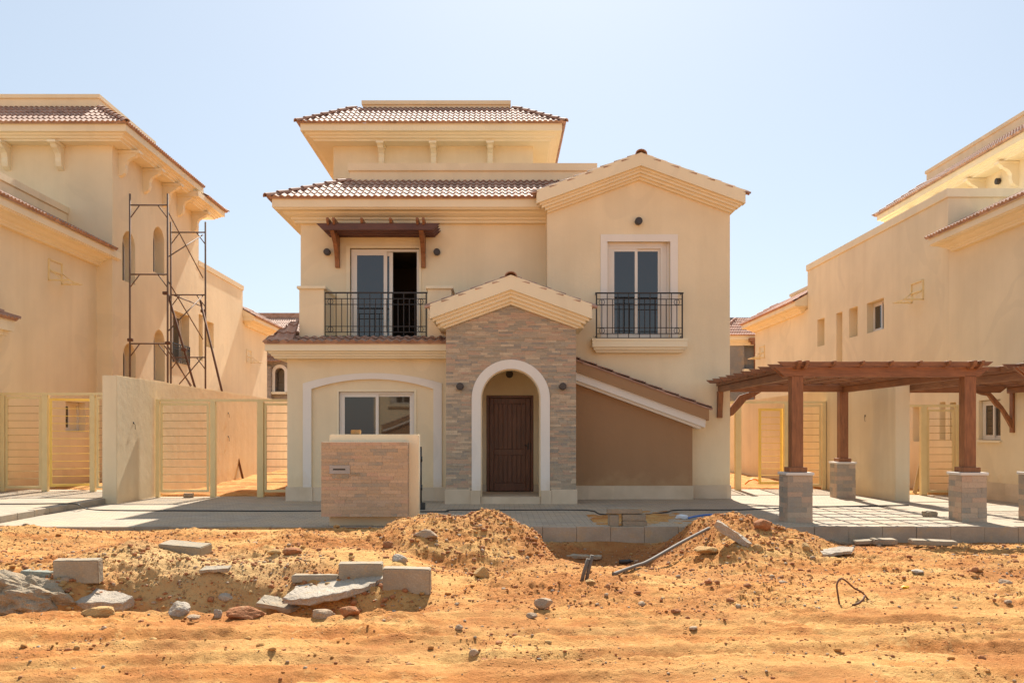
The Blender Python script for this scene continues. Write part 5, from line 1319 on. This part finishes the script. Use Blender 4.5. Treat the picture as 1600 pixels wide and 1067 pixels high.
# ---------- gravel and clods nobody could count
def scatter(name, mats, n, smin, smax, region, dens, seed):
    rg = np.random.default_rng(seed); protos = []
    for k in range(10):
        vs, fs = rock_mesh(200+k+seed, 1 if smax < .022 else 2, 9, .12); protos.append((np.array(vs), np.array(fs)))
    V = []; Fc = []; MI = []; off = 0; x0, x1, y0, y1 = region
    cnt = 0
    while cnt < n:
        X = rg.uniform(x0, x1, 4000); Y = rg.uniform(y0, y1, 4000)
        keep = (rg.random(4000) < dens(X, Y)) & (np.abs(X) < Y*.64+.4); X = X[keep]; Y = Y[keep]; Z = gh(X, Y)
        for x, y, z in zip(X, Y, Z):
            if cnt >= n: break
            s = smin*(smax/smin)**(rg.random()**2.6); vs, fs = protos[rg.integers(10)]
            a = rg.uniform(0, 6.28); ca, sa = math.cos(a), math.sin(a); sc_ = s*np.array([rg.uniform(.8, 1.5), rg.uniform(.7, 1.1), rg.uniform(.5, .9)])
            v = vs*sc_; v = np.stack([v[:, 0]*ca-v[:, 1]*sa+x, v[:, 0]*sa+v[:, 1]*ca+y, v[:, 2]+z+s*.22], -1)
            V.append(v); Fc.append(fs+off); MI.append(np.full(len(fs), rg.choice(len(mats), p=[.44, .35, .15, .06]))); off += len(v); cnt += 1
    V = np.concatenate(V); Fc = np.concatenate(Fc); MI = np.concatenate(MI)
    me = bpy.data.meshes.new(name); me.vertices.add(len(V)); me.vertices.foreach_set('co', V.ravel())
    me.loops.add(Fc.size); me.loops.foreach_set('vertex_index', Fc.ravel()); me.polygons.add(len(Fc))
    me.polygons.foreach_set('loop_start', np.arange(0, Fc.size, 3)); me.polygons.foreach_set('loop_total', np.full(len(Fc), 3)); me.polygons.foreach_set('material_index', MI)
    for m in mats: me.materials.append(m)
    me.update(); me.validate()
    o = bpy.data.objects.new(name, me); COL.objects.link(o); return tag(o, kind='stuff')
clump = lambda X, Y: np.clip(.10+1.3*np.clip(fbm(X*1.1, Y*1.5, 3, 141), 0, 1) + .5*(Y > 9) , 0, 1)*np.clip(fbm(X*.7, Y*2.2, 3, 151)+.75, .05, 1)
SM = [M['rock_red'], M['soil'], M['rock_tan'], M['conc_pale']]
scatter('gravel', SM, 42000, .003, .020, (-9.5, 9.5, 5.8, 14.95), clump, 3)
o = scatter('clods', SM[:3]+[M['rock_ochre']], 1900, .012, .045, (-9.5, 9.5, 6.8, 14.9), clump, 4)
mounds = lambda X, Y: np.clip(cone(X, Y, -.12, 12.75, 1.8, 1.5, 1.9, 1.6, 1.2) + cone(X, Y, 3.55, 13.35, 2.0, 2.0, 2.2, 1.5, 1.1)+cone(X, Y, -3.6, 10.4, 2.6, 2.0, 1.0, .9, 1.2), 0, 1)
scatter('heap_gravel', SM[:3]+[M['rock_ochre']], 6500, .006, .034, (-7, 6.5, 8.6, 14.9), mounds, 5)
hol = lambda X, Y: np.clip(cone(X, Y, -1.8, 9.5, 1.8, 1.2, .5, .7, 1.4)+cone(X, Y, -4.4, 9.4, 1.6, 1.6, .5, .6, 1.4), 0, 1)
scatter('hollow_rubble', [M['rock_red'], M['rock_ochre'], M['rock_tan'], M['conc_pale']], 420, .015, .06, (-6.5, 0, 8.8, 10.4), hol, 6)
tag(bpy.data.objects['hollow_rubble'], 'loose stones filling the dug hollow', 'rubble')
for o, l, c in ((bpy.data.objects['gravel'], 'fine stones strewn over the sand', 'gravel'), (bpy.data.objects['clods'], 'reddish clods of soil strewn over the sand', 'clods'), (bpy.data.objects['heap_gravel'], 'coarse stones and clods covering the sand heaps', 'gravel')): tag(o, l, c)

# ============================================================ LIGHT, SKY, CAMERA
EL, AZ = R(46.5), R(4.6)
w = bpy.data.worlds.new('World'); scene.world = w; w.use_nodes = True
nt = w.node_tree; bg = nt.nodes['Background']
sky = nt.nodes.new('ShaderNodeTexSky'); sky.sky_type = 'NISHITA'; sky.sun_disc = False
sky.sun_elevation = EL; sky.sun_rotation = AZ; sky.air_density = 1.0; sky.dust_density = 1.0; sky.ozone_density = 1.0; sky.altitude = 100
mx = nt.nodes.new('ShaderNodeMix'); mx.data_type = 'RGBA'; mx.inputs[0].default_value = .58; mx.inputs[7].default_value = (5.1, 5.9, 6.6, 1)   # milky haze evens the blue
nt.links.new(sky.outputs[0], mx.inputs[6]); nt.links.new(mx.outputs[2], bg.inputs[0]); bg.inputs[1].default_value = .062
sd = bpy.data.lights.new('sun', 'SUN'); sd.energy = 4.2; sd.angle = R(.5); sd.color = (1, .93, .82)
so = bpy.data.objects.new('sun', sd); COL.objects.link(so)
dirv = Vector((math.sin(AZ)*math.cos(EL), math.cos(AZ)*math.cos(EL), math.sin(EL)))
so.rotation_euler = (-dirv).to_track_quat('-Z', 'Y').to_euler(); so.location = dirv*60
cam = bpy.data.cameras.new('camera'); co = bpy.data.objects.new('camera', cam); COL.objects.link(co); scene.camera = co
co.location = (0, 0, H); co.rotation_euler = (R(90), 0, 0)
cam.sensor_width = 36; cam.lens = F/1600*36; cam.shift_x = (800-VX)/1600; cam.shift_y = (VY-533.5)/1600
cam.clip_start = .1; cam.clip_end = 1500
scene.view_settings.view_transform = 'Standard'; scene.view_settings.look = 'None'; scene.view_settings.gamma = 1
scene.view_settings.exposure = 1.18
scene.cycles.max_bounces = 8; scene.cycles.diffuse_bounces = 5
